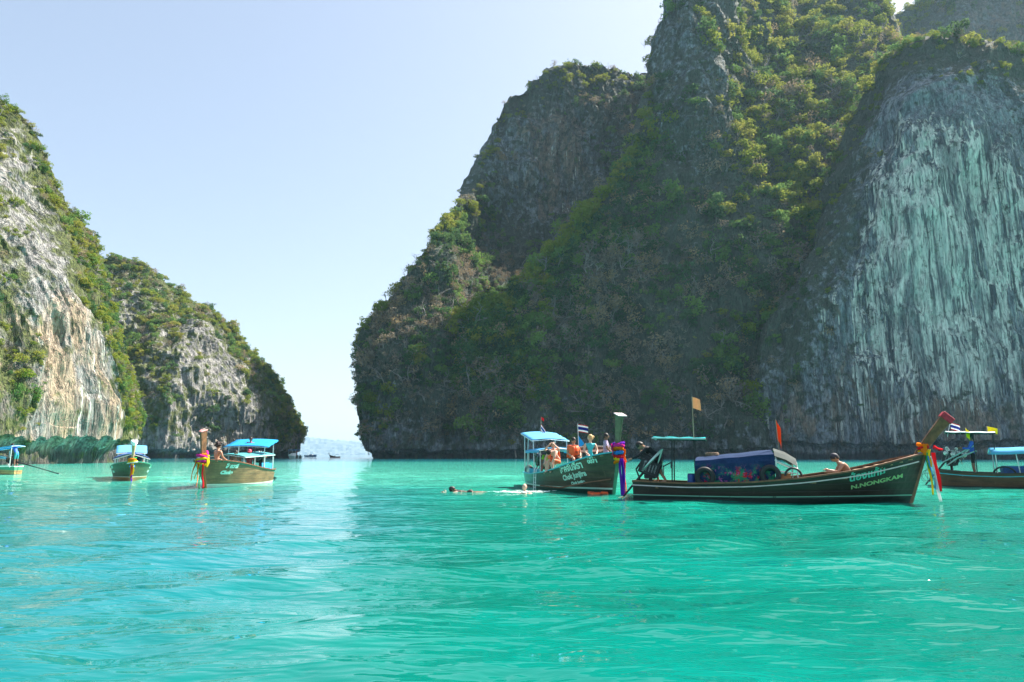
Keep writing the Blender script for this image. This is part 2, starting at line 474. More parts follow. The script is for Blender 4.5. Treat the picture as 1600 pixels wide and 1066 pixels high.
# bare buttress with pale vertical runs
Cb = [
 [(1160,716,243,.2),(1170,640,243,.3),(1178,520,254,.5),(1190,470,262,.6)],
 [(1188,716,229,.05,.3,.3),(1192,640,228,.2,.5,.3),(1196,540,231,.7,.2),(1212,440,252,.6)],
 [(1245,716,222,.05,.3,.4),(1250,640,221,.25,.3,.5),(1256,520,224,.65,.1),(1270,400,238,.6,.3),(1290,318,262,.9)],
 [(1305,716,217,.05,.2,.5),(1308,650,216,.25,.4,.5),(1315,480,218,.2,.45,.3),(1328,330,226,.55,.3),(1340,240,240,.6,.1),(1352,175,262,.9)],
 [(1365,716,213,.05,.2,.5),(1368,655,212,.15,.6,.5),(1374,500,213,.02,.95,.15),(1384,300,218,.02,.75),(1388,200,228,.1,.2),(1388,110,248,.9)],
 [(1430,716,210,.05,.2,.6),(1432,655,208,.15,.5,.6),(1432,480,209,.02,1,.2),(1432,220,213,.02,.85),(1432,150,220,.05,.1),(1432,105,228,.6),(1432,70,236,1)],
 [(1500,716,207,.05,.2,.6),(1500,655,205,.2,.4,.7),(1500,590,205,.02,1,.1),(1500,240,209,.02,.9,.3),(1502,150,216,.03,.1),(1502,105,224,.6),(1502,72,232,1)],
 [(1560,716,205,.05,.2,.4),(1560,655,203,.25,.3,.7),(1560,590,203,.02,.9,.1),(1560,260,207,.03,.75,.1),(1562,160,214,.03,.1),(1562,122,222,.6),(1562,92,230,1)],
 [(1620,716,204,.05,.2,.4),(1620,655,202,.3,.3,.6),(1620,560,202,.05,.5),(1620,300,206,.1,.5,.1),(1620,200,212,.2,.05),(1620,112,230,1)],
 [(1720,716,202,.05,.3,.4),(1720,600,202,.2,.5,.3),(1720,300,208,.2,.4,.1),(1720,150,230,.5)],
 [(1850,716,198,.05,.3,.4),(1850,600,198,.2,.5,.3),(1850,300,206,.2,.4,.1),(1850,170,228,.5)],
]
cliff('cliff_c', Cb, 0.55, M_ROCK_R, (10, 55), 3, wrapL=(8, 30, -5), amp=0.75, fluteamp=1.0, zf=3.5, notch=(5.0, 2.6))

# far peak in the top right corner
Df = [
 [(1340,716,470,.5),(1340,300,480,.7),(1345,100,500,.6)],
 [(1392,716,460,.5),(1392,300,470,.7),(1392,30,500,.7)],
 [(1440,716,455,.5),(1440,300,465,.7),(1440,2,500,.7)],
 [(1500,716,450,.5),(1500,200,465,.7,0,.4),(1500,60,480,.2,0,.8),(1495,-40,500,.5)],
 [(1590,716,450,.5),(1590,200,465,.7,0,.3),(1590,20,485,.3,0,.8),(1590,-80,510,.5)],
 [(1750,716,450,.5),(1750,200,465,.7),(1750,-120,510,.5)],
 [(1950,716,450,.5),(1950,200,465,.7),(1950,-100,510,.5)],
]
cliff('cliff_d', Df, 1.3, M_ROCK_F, (0, 90), 4, wrapL=(-5, 60, -20))

# near left headland, sunlit
L1 = [
 [(-420,716,62,.1,.2,.4),(-400,500,62,.3),(-380,200,72,.6),(-360,-160,96,.7)],
 [(-170,716,78,.1,.2,.4),(-160,500,80,.3),(-150,250,90,.5),(-130,20,108,.8)],
 [(-40,716,86,.1,.25,.6),(-40,620,86,.35,.1,.6),(-40,480,89,.5),(-40,300,97,.3),(-34,190,110,.7),(-30,125,116,.9)],
 [(14,716,91,.05,.3,.7),(14,620,91,.55,.1,.8),(12,480,93,.45,.2,.3),(12,300,101,.25),(12,205,112,.4),(14,158,118,.95)],
 [(60,716,95,.05,.3,.7),(60,620,95,.2,.3,.7),(60,470,97,.05,.3,.4),(58,360,103,.2,.1),(56,300,110,.2),(56,222,119,.8)],
 [(100,716,99,.05,.3,.6),(100,640,98,.08,.4,.7),(100,480,101,.12,.3,.5),(98,410,106,.3,.1),(94,330,112,.6),(92,300,118,.9)],
 [(140,716,103,.05,.3,.6),(140,640,102,.05,.5,.8),(140,520,104,.1,.4,.5),(138,450,108,.75),(132,390,114,1),(130,348,120,1)],
 [(170,716,107,.05,.3,.6),(170,640,106,.1,.4,.6),(168,540,108,.3,.2,.3),(166,470,112,.95),(158,415,117,1),(154,375,121,.9)],
 [(192,716,111,.05,.3,.5),(193,650,110,.5,.2,.3),(188,570,113,.9),(182,500,117,.9),(178,462,122,.9)],
 [(203,716,116,.05,.3,.5),(206,660,114,.6,.2,.2),(203,620,117,1),(190,555,124,1)],
 [(205,716,122,.05,.3,.5),(207,668,120,.5,.2,.2),(206,640,126,1)],
]
cliff('cliff_e', L1, 0.30, M_ROCK_L, (-40, 60), 5, wrapR=(-8, 45, -2), amp=0.55, fluteamp=1.05, notch=(3.7, 1.7), blurm=1.8)

# second headland on the left
L2 = [
 [(120,716,232,.3),(120,600,236,.7),(120,500,262,.8),(125,425,296,.8)],
 [(170,716,236,.05,.1,.2),(170,640,238,.5),(170,560,250,.5),(170,480,274,.25,.1),(170,410,300,.7)],
 [(205,716,238,.05,.1,.2),(205,640,240,.4),(205,560,252,.45),(205,480,276,.2),(205,410,304,.7)],
 [(240,716,242,.05,.2,.2),(240,650,243,.35),(240,560,252,.4),(240,500,270,.4),(240,428,306,.7)],
 [(268,716,246,.05,.2,.2),(268,650,247,.3,.1),(268,560,253,.3,.1),(268,525,262,.4),(266,455,312,.7)],
 [(300,716,252,.05,.3,.3),(300,650,253,.25,.2,.1),(300,560,257,.15,.1),(300,517,264,.2),(302,484,316,.7)],
 [(332,716,260,.05,.3,.4),(332,650,261,.2,.3,.2),(332,560,266,.1,.2),(332,522,274,.2),(332,512,318,.7)],
 [(368,716,270,.05,.3,.5),(368,650,271,.2,.3,.3),(368,575,278,.15,.2),(370,545,300,.7)],
 [(402,716,280,.05,.3,.7),(402,640,281,.25,.4,.6),(402,596,290,.8),(402,570,310,.7)],
 [(430,716,290,.05,.3,.6),(430,650,291,.8,.2,.4),(430,620,300,.95),(430,606,318,.7)],
 [(455,716,302,.05,.4,.6),(456,670,303,.5,.4,.6),(455,642,322,.7)],
 [(470,716,316,.05,.4,.7),(475,690,316,.2,.4,.7),(472,664,332,.4)],
]
cliff('cliff_f', L2, 0.62, M_ROCK_L, (-30, 70), 6, wrapR=(-16, 60, -2), amp=0.95, fluteamp=1.7, cover=.10)

# distant island on the horizon
Is = [[(x, 711.2, 9000, .8), (x, y, 9300, .8)] for x, y in ((380,690),(440,684),(480,685),(505,687),(530,690),(560,691),(640,700),(700,706))]
cliff('island', Is, 36.0, M_ROCK_F, (0, 1000), 7, wrapL=(-800, 200, -50), amp=5.0, blurm=45)
bpy.data.objects[-1].name = bpy.data.objects[-1].name
COL.objects[-1].name = 'island'

# ------------------------------------------------------------------ water
def make_water():
    m, nt, out = new_mat('sea_water'); t = NT(nt)
    pos = t.n('ShaderNodeNewGeometry').outputs['Position']
    sep = t.n('ShaderNodeSeparateXYZ'); t.l(pos, sep.inputs[0])
    patch = t.noise(t.mapping(pos, (0.25, 1, 1)), 0.045, 4, 0.55, 0.4)
    yy = t.math('ADD', sep.outputs[1], t.math('MULTIPLY', t.math('SUBTRACT', patch, 0.5), 46))
    # sandbank: greener close by, pale mint over the shallows, deep blue-green in the channel below the cliffs
    c = t.ramp(t.math('DIVIDE', yy, 300.0), [
        (0.0, (0.000, 0.126, 0.096)), (0.05, (0.000, 0.150, 0.110)), (0.08, (0.012, 0.31, 0.215)), (0.14, (0.08, 0.50, 0.37)),
        (0.36, (0.06, 0.46, 0.38)), (0.46, (0.005, 0.14, 0.18)), (1.0, (0.006, 0.09, 0.15))])
    n2 = t.noise(t.mapping(pos, (0.35, 1, 1)), 0.35, 4, 0.6)
    c = t.mix(t.math('MULTIPLY', t.smooth(n2, 0.42, 0.66), 0.30), c, (0.002, 0.24, 0.21))
    lf = t.math('MULTIPLY', t.smooth(t.math('ADD', sep.outputs[0], t.math('MULTIPLY', n2, 3.0)), 1.5, -3.0), t.smooth(yy, 45, 10))  # near left side: sky reflection painted into the water colour as cyan
    c = t.mix(t.math('MULTIPLY', lf, 0.75), c, (0.002, 0.145, 0.18))
    w1 = t.noise(t.mapping(pos, (0.45, 1.25, 1), rot=(0, 0, 0.12)), 6.0, 2, 0.5, 0.3)
    w2 = t.noise(t.mapping(pos, (0.5, 1.3, 1), rot=(0, 0, -0.30)), 2.0, 2, 0.5, 0.3)
    nr = t.bump(w1, 0.60, 0.045)
    nr = t.bump(w2, 0.65, 0.12, nr)
    t.bsdf(out, c, 0.03, nr, IOR=1.35)
    # geometry: rings round the viewer's boat, finest close by
    fr = np.linspace(R(-47), R(47), 520)
    rest = np.linspace(R(47), R(313), 60)[1:-1]
    ang = np.r_[fr, rest, R(313)]
    nr_ = 500
    rr = 1.2 * (12000 / 1.2) ** (np.linspace(0, 1, nr_))
    A_, R_ = np.meshgrid(ang, rr)
    X, Y = np.sin(A_) * R_, np.cos(A_) * R_
    Z = np.zeros_like(X)
    rng = np.random.RandomState(3)
    dr = R_ * 0.0174
    nw = 44
    P3 = np.stack([X, Y, np.zeros_like(X)], -1)
    wx = fbm(P3, 7, 2, 51); wy = fbm(P3, 7, 2, 61)
    gust = 0.65 + 0.5 * vnoise(P3 / 9.0, 77)
    for k in range(nw):
        lam = 0.28 * (4.2 / 0.28) ** (k / (nw - 1))
        th = rng.normal(R(97), 0.42)
        kx, ky = math.cos(th) * 2 * math.pi / lam, math.sin(th) * 2 * math.pi / lam
        a = 0.0049 * lam ** 0.75
        fade = np.clip((lam / dr - 2.5) / 3.0, 0, 1)
        ph = kx * (X + wx * lam * .5) + ky * (Y + wy * lam * .5) + rng.uniform(0, 6.28)
        s = np.sin(ph)
        Z += a * fade * gust * (s + 0.25 * np.cos(2 * ph))
    V = np.stack([X, Y, Z], -1).reshape(-1, 3)
    F = grid_faces(nr_, len(ang))
    V = np.r_[V, [[0, 0, 0]]]
    me = mesh_np('sea', V, F[:, ::-1])
    bm = bmesh.new(); bm.from_mesh(me); bm.verts.ensure_lookup_table()
    na = len(ang); ctr = bm.verts[len(V) - 1]
    for i in range(na - 1): bm.faces.new((bm.verts[i], ctr, bm.verts[i + 1]))
    bm.to_mesh(me); bm.free()
    me.polygons.foreach_set('use_smooth', np.ones(len(me.polygons), bool))
    o = link('sea', me, None, (m,))
    o['kind'] = 'structure'
    return o
make_water()

# ------------------------------------------------------------------ trees
def leaf_cloud(lobes, n, size, rng, up=0.3):
    Vs = []
    for (c, r) in lobes:
        k = int(n * r * r)
        d = rng.normal(size=(k, 3)); d[:, 2] = d[:, 2] * 0.8 + up; d /= np.linalg.norm(d, axis=1, keepdims=True)
        rad = r * (0.72 + 0.34 * rng.rand(k, 1))
        p = np.array(c) + d * rad * np.array([1, 1, .88])
        nrm = d + rng.normal(size=(k, 3)) * 0.75; nrm /= np.linalg.norm(nrm, axis=1, keepdims=True)
        a = np.cross(nrm, rng.normal(size=(k, 3))); a /= np.linalg.norm(a, axis=1, keepdims=True)
        b = np.cross(nrm, a)
        s = size * (0.6 + 0.8 * rng.rand(k, 1))
        Vs.append(np.stack([p - a * s * 1.1, p - b * s * .6, p + a * s * 1.1, p + b * s * .6], 1).reshape(-1, 3))
    V = np.concatenate(Vs); F = np.arange(len(V)).reshape(-1, 4)
    return V, F

def tube_np(pts, rads, sides=4):
    pts = np.array(pts, float); V = []; F = []
    for i, p in enumerate(pts):
        d = pts[min(i + 1, len(pts) - 1)] - pts[max(i - 1, 0)]
        d = d / (np.linalg.norm(d) + 1e-9)
        a = np.cross(d, [0.3, 0.9, 0.2] if abs(d[1]) < .9 else [1, 0, 0]); a /= np.linalg.norm(a); b = np.cross(d, a)
        for s in range(sides):
            th = 2 * math.pi * s / sides
            V.append(p + (a * math.cos(th) + b * math.sin(th)) * rads[i])
    for i in range(len(pts) - 1):
        for s in range(sides):
            F.append([i * sides + s, i * sides + (s + 1) % sides, (i + 1) * sides + (s + 1) % sides, (i + 1) * sides + s])
    return np.array(V), np.array(F)

def join_np(parts):
    V = []; F = []; o = 0
    for v, f in parts:
        V.append(v); F.append(f + o); o += len(v)
    return np.concatenate(V), np.concatenate(F)

def branches(rng, start, d, length, rad, depth, out, spread=0.75):
    pts = [start]; p = np.array(start, float); d = np.array(d, float)
    for i in range(3):
        d = d + rng.normal(size=3) * 0.22; d[2] += 0.05; d /= np.linalg.norm(d)
        p = p + d * length / 3; pts.append(p.copy())
    out.append(tube_np(pts, np.linspace(rad, rad * 0.55, 4), 3 if depth < 2 else 4))
    if depth == 0: return
    for k in range(rng.randint(2, 5)):
        nd = d + rng.normal(size=3) * spread; nd[2] = nd[2] * 0.7 + 0.15; nd /= np.linalg.norm(nd)
        branches(rng, pts[rng.randint(1, 4)], nd, length * 0.68, rad * 0.55, depth - 1, out, spread)

def make_variant(seed, kind):
    """unit tree: crown about 1 across radius 1, foot at z=0"""
    rng = np.random.RandomState(seed)
    lobes = []
    flat = {'broad': 1.05, 'flat': .55, 'tall': 1.6, 'dry': 1.0, 'bush': .7}.get(kind, .6)
    nl = 20
    for i in range(nl):
        a = rng.uniform(0, 6.28); rr = math.sqrt(rng.rand()) * .68
        c = (math.cos(a) * rr, math.sin(a) * rr, .85 + rng.uniform(-1, 1) * flat * .62 * (1 - .5 * rr))
        lobes.append((c, rng.uniform(.17, .34)))
    br = []
    H = .85
    bow = rng.normal(size=2) * .12
    br.append(tube_np([(0, 0, -.7), (bow[0], bow[1], .25), (0, 0, H)], [.05, .042, .03], 5))
    for c, r in lobes[:8]:
        br.append(tube_np([(bow[0], bow[1], .3 + .3 * rng.rand()), (c[0] * .55, c[1] * .55, c[2] * .8), c], [.026, .018, .008], 3))
    dens = {'broad': 900, 'flat': 800, 'tall': 850, 'dry': 330, 'bush': 900}[kind] if kind != 'bare' else 0
    crown = leaf_cloud(lobes, dens * 0.42, .078, rng) if kind != 'bare' else None
    return crown, join_np(br)

def bare_variant(seed):
    rng = np.random.RandomState(seed); out = []
    branches(rng, (0, 0, -.2), (rng.normal() * .3, rng.normal() * .3, 1), .9, .055, 3, out)
    return join_np(out)

VARS = []
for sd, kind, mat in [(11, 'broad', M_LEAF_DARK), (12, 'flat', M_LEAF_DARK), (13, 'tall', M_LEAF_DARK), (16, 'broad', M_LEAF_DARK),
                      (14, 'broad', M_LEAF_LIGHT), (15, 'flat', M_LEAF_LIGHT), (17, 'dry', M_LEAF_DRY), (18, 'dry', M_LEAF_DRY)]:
    cr, tr = make_variant(sd, kind)
    mc = mesh_np('crown_' + kind, *cr); mc.materials.append(mat)
    mt = mesh_np('trunk_' + kind, *tr); mt.materials.append(M_TWIG if kind == 'dry' else M_BARK)
    VARS.append((kind, mat, mc, mt))
for sd in (21, 22, 23, 24):
    mt = mesh_np('bare', *bare_variant(sd)); mt.materials.append(M_TWIG)
    VARS.append(('bare', None, None, mt))
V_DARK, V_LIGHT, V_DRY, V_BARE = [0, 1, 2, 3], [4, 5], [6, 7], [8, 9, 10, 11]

TREES = []      # (pos, variant, scale, rot, cliff index)
def scatter(ci, n, smin, smax, mixf, lean=0.45, thr=0.24, rnd_seed=1):
    c = CLIFFS[ci]; rng = np.random.RandomState(rnd_seed)
    P, G, N = c['P'], c['G'], c['N']
    nr, nc = P.shape[:2]; N1 = min(c['N1'] + 5, nr - 1)
    got = 0; tries = 0
    while got < n and tries < 60:
        tries += 1
        k = n * 2
        ri = rng.randint(2, N1, k); cj = rng.randint(1, nc - 1, k)
        p = P[ri, cj]; vg = G[ri, cj, 3]
        nz = vnoise(p / np.array([9.0, 9.0, 13.0]), 300 + ci) * .7 + vnoise(p / 3.0, 320 + ci) * .3
        keep = (nz + vg * .9 > thr + .55) & (rng.rand(k) < vg ** 1.1 + .02) & (p[:, 2] > 3.5)
        for i in np.nonzero(keep)[0]:
            if got >= n: break
            pp = p[i]; nn = N[ri[i], cj[i]]
            s = smin + (smax - smin) * rng.rand() ** 2.4
            crest = ri[i] / c['N1']
            kind = mixf(pp, crest, rng)
            v = rng.choice(kind)
            if v in V_BARE: s *= rng.uniform(.9, 1.6)
            nh = np.array([nn[0], nn[1], 0]); 
            tilt = lean * (rng.rand() * .6 + .4) * (1 - max(0, nn[2]))
            rot = Euler((0, 0, rng.uniform(0, 6.28))).to_matrix()
            ax = Vector((nn[0], nn[1], 0))
            if ax.length > .01:
                ax.normalize(); rot = Matrix.Rotation(tilt, 3, Vector((0, 0, 1)).cross(ax)) @ rot
            sz = s * rng.uniform(.8, 1.1)
            if crest > .97: sz *= .8
            TREES.append((pp - np.array([nn[0], nn[1], .8]) * s * .22, v, (s, s, sz), rot.to_euler(), ci))
            got += 1

def mix_right(p, crest, rng):
    d = vnoise(np.array([p / 17.0]), 401)[0] * .6 + rng.rand() * .4
    if crest > .90 and p[0] < 60 and rng.rand() < .75: return V_LIGHT  # sunlight on the crests painted in as yellow-green crowns
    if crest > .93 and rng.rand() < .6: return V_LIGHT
    if p[0] > 85 and p[2] > 88 and rng.rand() < .5: return V_LIGHT  # sunlit upper right slope: the light is put into crown colour
    if d > (.44 if p[2] < 85 else .52): return V_DRY if rng.rand() < .70 else V_BARE
    if d < .26: return V_LIGHT if rng.rand() < .45 else V_DARK
    return V_DARK
def mix_left(p, crest, rng):
    r = rng.rand()
    if r < .55: return V_LIGHT
    if r < .78: return V_DARK
    if r < .93: return V_DRY
    return V_BARE
def mix_left2(p, crest, rng):
    r = rng.rand()
    if r < .48: return V_LIGHT
    if r < .80: return V_DARK
    if r < .95: return V_DRY
    return V_BARE
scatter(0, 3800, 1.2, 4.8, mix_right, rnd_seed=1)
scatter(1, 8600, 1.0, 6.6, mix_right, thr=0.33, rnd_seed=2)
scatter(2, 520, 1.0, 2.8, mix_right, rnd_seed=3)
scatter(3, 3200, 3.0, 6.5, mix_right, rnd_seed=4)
scatter(4, 3400, 0.40, 1.55, mix_left, rnd_seed=5)
scatter(5, 1900, 1.1, 3.2, mix_left2, rnd_seed=6)
def crest_trees(ci, step, smin, smax, kinds, seed):
    c = CLIFFS[ci]; rng = np.random.RandomState(seed)
    P, G, N1 = c['P'], c['G'], c['N1']; nc = P.shape[1]
    j = 3
    while j < nc - 3:
        if rng.rand() < .75 and G[N1, j, 3] > .25:
            r = N1 + rng.randint(-6, 5); p = P[r, j]
            s = smin + (smax - smin) * rng.rand() ** 1.6
            v = rng.choice(kinds)
            TREES.append((p - np.array([0, 0, .25 * s]), v, (s, s, s * rng.uniform(.75, 1.15)), Euler((rng.normal() * .15, rng.normal() * .15, rng.uniform(0, 6.28))), ci))
        j += max(1, int(step * rng.uniform(.4, 1.6)))
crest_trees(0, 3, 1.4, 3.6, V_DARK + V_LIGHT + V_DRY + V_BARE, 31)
crest_trees(1, 3, 1.6, 4.2, V_DARK + V_LIGHT + V_LIGHT + V_DRY + V_BARE, 32)  # extra yellow-green crowns paint sunlight onto this crest
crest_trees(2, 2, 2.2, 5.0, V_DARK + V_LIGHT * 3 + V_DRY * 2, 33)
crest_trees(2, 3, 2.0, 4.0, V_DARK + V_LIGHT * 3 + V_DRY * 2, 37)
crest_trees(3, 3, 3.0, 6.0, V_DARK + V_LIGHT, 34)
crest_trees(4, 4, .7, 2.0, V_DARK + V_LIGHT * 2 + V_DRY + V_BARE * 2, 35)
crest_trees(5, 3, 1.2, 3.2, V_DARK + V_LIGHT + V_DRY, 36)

# the trees that show largest are individuals; the rest is one forest
px, py = proj(np.array([t[0] for t in TREES]))
size = np.array([t[2][0] for t in TREES]) / np.array([t[0][1] for t in TREES])
size = size * np.where(np.isin([t[1] for t in TREES], V_BARE), .45, 1.0)
inview = (px > 5) & (px < 1595) & (py > -10) & (py < 700)
order = [i for i in np.argsort(-size) if inview[i]]
per = {0: 40, 1: 95, 2: 14, 3: 0, 4: 70, 5: 60}
chosen = []
for i in order:
    c = TREES[i][4]
    if per[c] > 0: per[c] -= 1; chosen.append(i)
chosen_set = set(chosen)
PLACE = {0: 'far grey-walled headland', 1: 'wooded right headland', 2: 'pale streaked rock wall',
         3: 'far peak', 4: 'near left cliff', 5: 'second left headland'}
SPAN = {0: (560, 1030), 1: (720, 1400), 2: (1190, 1600), 3: (1390, 1600), 4: (0, 206), 5: (170, 475)}
KIND = {'broad': 'round', 'flat': 'flat-topped', 'tall': 'slender', 'dry': 'dry brown', 'bare': 'leafless grey'}
def height_word(p, ci):
    h = p[2]; H = {0: 130, 1: 150, 2: 105, 4: 50, 5: 62}[ci]
    return 'near water' if h < H * .12 else 'low down' if h < H * .3 else 'halfway up' if h < H * .55 else 'high up' if h < H * .8 else 'at crest'
BIG = {c: float(np.median([size[i] for i in chosen if TREES[i][4] == c])) for c in per if any(TREES[i][4] == c for i in chosen)}
def add_tree(i):
    p, v, s, e, ci = TREES[i]
    kind, mat, mc, mt = VARS[v]
    hue = 'yellow-green ' if mat is M_LEAF_LIGHT else 'green ' if mat is M_LEAF_DARK else ''
    nm = {'broad': 'broadleaf_tree', 'flat': 'flat_topped_tree', 'tall': 'tall_tree', 'dry': 'dry_tree', 'bare': 'bare_tree'}[kind]
    x = proj(p)[0]
    q = (x - SPAN[ci][0]) / (SPAN[ci][1] - SPAN[ci][0])
    side = 'left edge' if q < .2 else 'left part' if q < .4 else 'middle' if q < .6 else 'right part' if q < .8 else 'right edge'
    big = 'large ' if s[0] / p[1] > BIG[ci] else 'small '
    lab = '%s%s%s tree %s, %s of the %s' % (big, hue, KIND[kind], height_word(p, ci), side, PLACE[ci])
    t = bpy.data.objects.new(nm, None); COL.objects.link(t); TREE_OBS.append((lab, x, t))
    t.location = p; t.rotation_euler = e; t.scale = s; t.empty_display_size = .1
    tag(t, lab, 'tree', 'trees growing on the ' + PLACE[ci])
    if kind == 'bare':
        link('trunk', mt, t)
    else:
        link('crown', mc, t); link('trunk', mt, t)
TREE_OBS = []
for i in chosen: add_tree(i)
ORD = ['leftmost', 'second from left', 'third from left', 'fourth from left', 'fifth from left', 'sixth from left', 'seventh from left', 'eighth from left']
for lab in set(t[0] for t in TREE_OBS):
    same = sorted([t for t in TREE_OBS if t[0] == lab], key=lambda t: t[1])
    if len(same) > 1:
        for k, t in enumerate(same): t[2]['label'] = lab + ', ' + (ORD[k] if k < len(same) - 1 or k == 0 else 'rightmost')

def forest_object():
    rest = [t for i, t in enumerate(TREES) if i not in chosen_set]
    me = bpy.data.meshes.new('forest')
    me.from_pydata([tuple(t[0]) for t in rest], [], [])
    a = me.attributes.new('scl', 'FLOAT_VECTOR', 'POINT'); a.data.foreach_set('vector', np.array([t[2] for t in rest], np.float32).ravel())
    a = me.attributes.new('rot', 'FLOAT_VECTOR', 'POINT'); a.data.foreach_set('vector', np.array([tuple(t[3]) for t in rest], np.float32).ravel())
    a = me.attributes.new('var', 'INT', 'POINT'); a.data.foreach_set('value', np.array([t[1] for t in rest], np.int32))
    o = link('forest', me)
    tag(o, 'dense tropical shrubs and trees covering the slopes of the limestone cliffs', 'forest', None, 'stuff')
    ng = bpy.data.node_groups.new('forest', 'GeometryNodeTree')
    ng.interface.new_socket('Geometry', in_out='INPUT', socket_type='NodeSocketGeometry')
    ng.interface.new_socket('Geometry', in_out='OUTPUT', socket_type='NodeSocketGeometry')
    N = ng.nodes; L = ng.links
    gi, go = N.new('NodeGroupInput'), N.new('NodeGroupOutput')
    jn = N.new('GeometryNodeJoinGeometry')
    def na(name, typ):
        x = N.new('GeometryNodeInputNamedAttribute'); x.data_type = typ; x.inputs['Name'].default_value = name
        return x.outputs['Attribute']
    sc_, ro_, va_ = na('scl', 'FLOAT_VECTOR'), na('rot', 'FLOAT_VECTOR'), na('var', 'INT')
    for k, (kind, mat, mc, mt) in enumerate(VARS):
        srcs = [m for m in (mc, mt) if m is not None]
        for m in srcs:
            so = bpy.data.objects.new('forest_source', m)          # data only, never linked to the scene
            oi = N.new('GeometryNodeObjectInfo'); oi.inputs['Object'].default_value = so
            oi.transform_space = 'ORIGINAL'; oi.inputs['As Instance'].default_value = True
            cmp_ = N.new('FunctionNodeCompare'); cmp_.data_type = 'INT'; cmp_.operation = 'EQUAL'
            L.new(va_, cmp_.inputs[2]); cmp_.inputs[3].default_value = k
            ip = N.new('GeometryNodeInstanceOnPoints')
            L.new(gi.outputs[0], ip.inputs['Points']); L.new(cmp_.outputs[0], ip.inputs['Selection'])
            L.new(oi.outputs['Geometry'], ip.inputs['Instance']); L.new(ro_, ip.inputs['Rotation']); L.new(sc_, ip.inputs['Scale'])
            L.new(ip.outputs[0], jn.inputs[0])
    L.new(jn.outputs[0], go.inputs[0])
    md = o.modifiers.new('forest', 'NODES'); md.node_group = ng
forest_object()

# ------------------------------------------------------------------ haze
def make_haze():
    m, nt, out = new_mat('haze_air')
    v = nt.nodes.new('ShaderNodeVolumePrincipled')
    v.inputs['Color'].default_value = (0.55, 0.76, 0.94, 1)
    v.inputs['Density'].default_value = HAZE_DENSITY
    v.inputs['Anisotropy'].default_value = 0.25
    nt.links.new(v.outputs[0], out.inputs['Volume'])
    bm = bmesh.new(); bmesh.ops.create_cube(bm, size=1.0)
    me = bpy.data.meshes.new('haze'); bm.to_mesh(me); bm.free()
    o = link('haze', me, None, (m,))
    o.scale = (26000, 26000, 340); o.location = (0, 0, 170 - 4.5)
    tag(o, kind='stuff')
make_haze()
# ------------------------------------------------------------------ boats: builders
US = CAM_H / 1.5                   # boats are laid out in units of 0.833 m and scaled by this

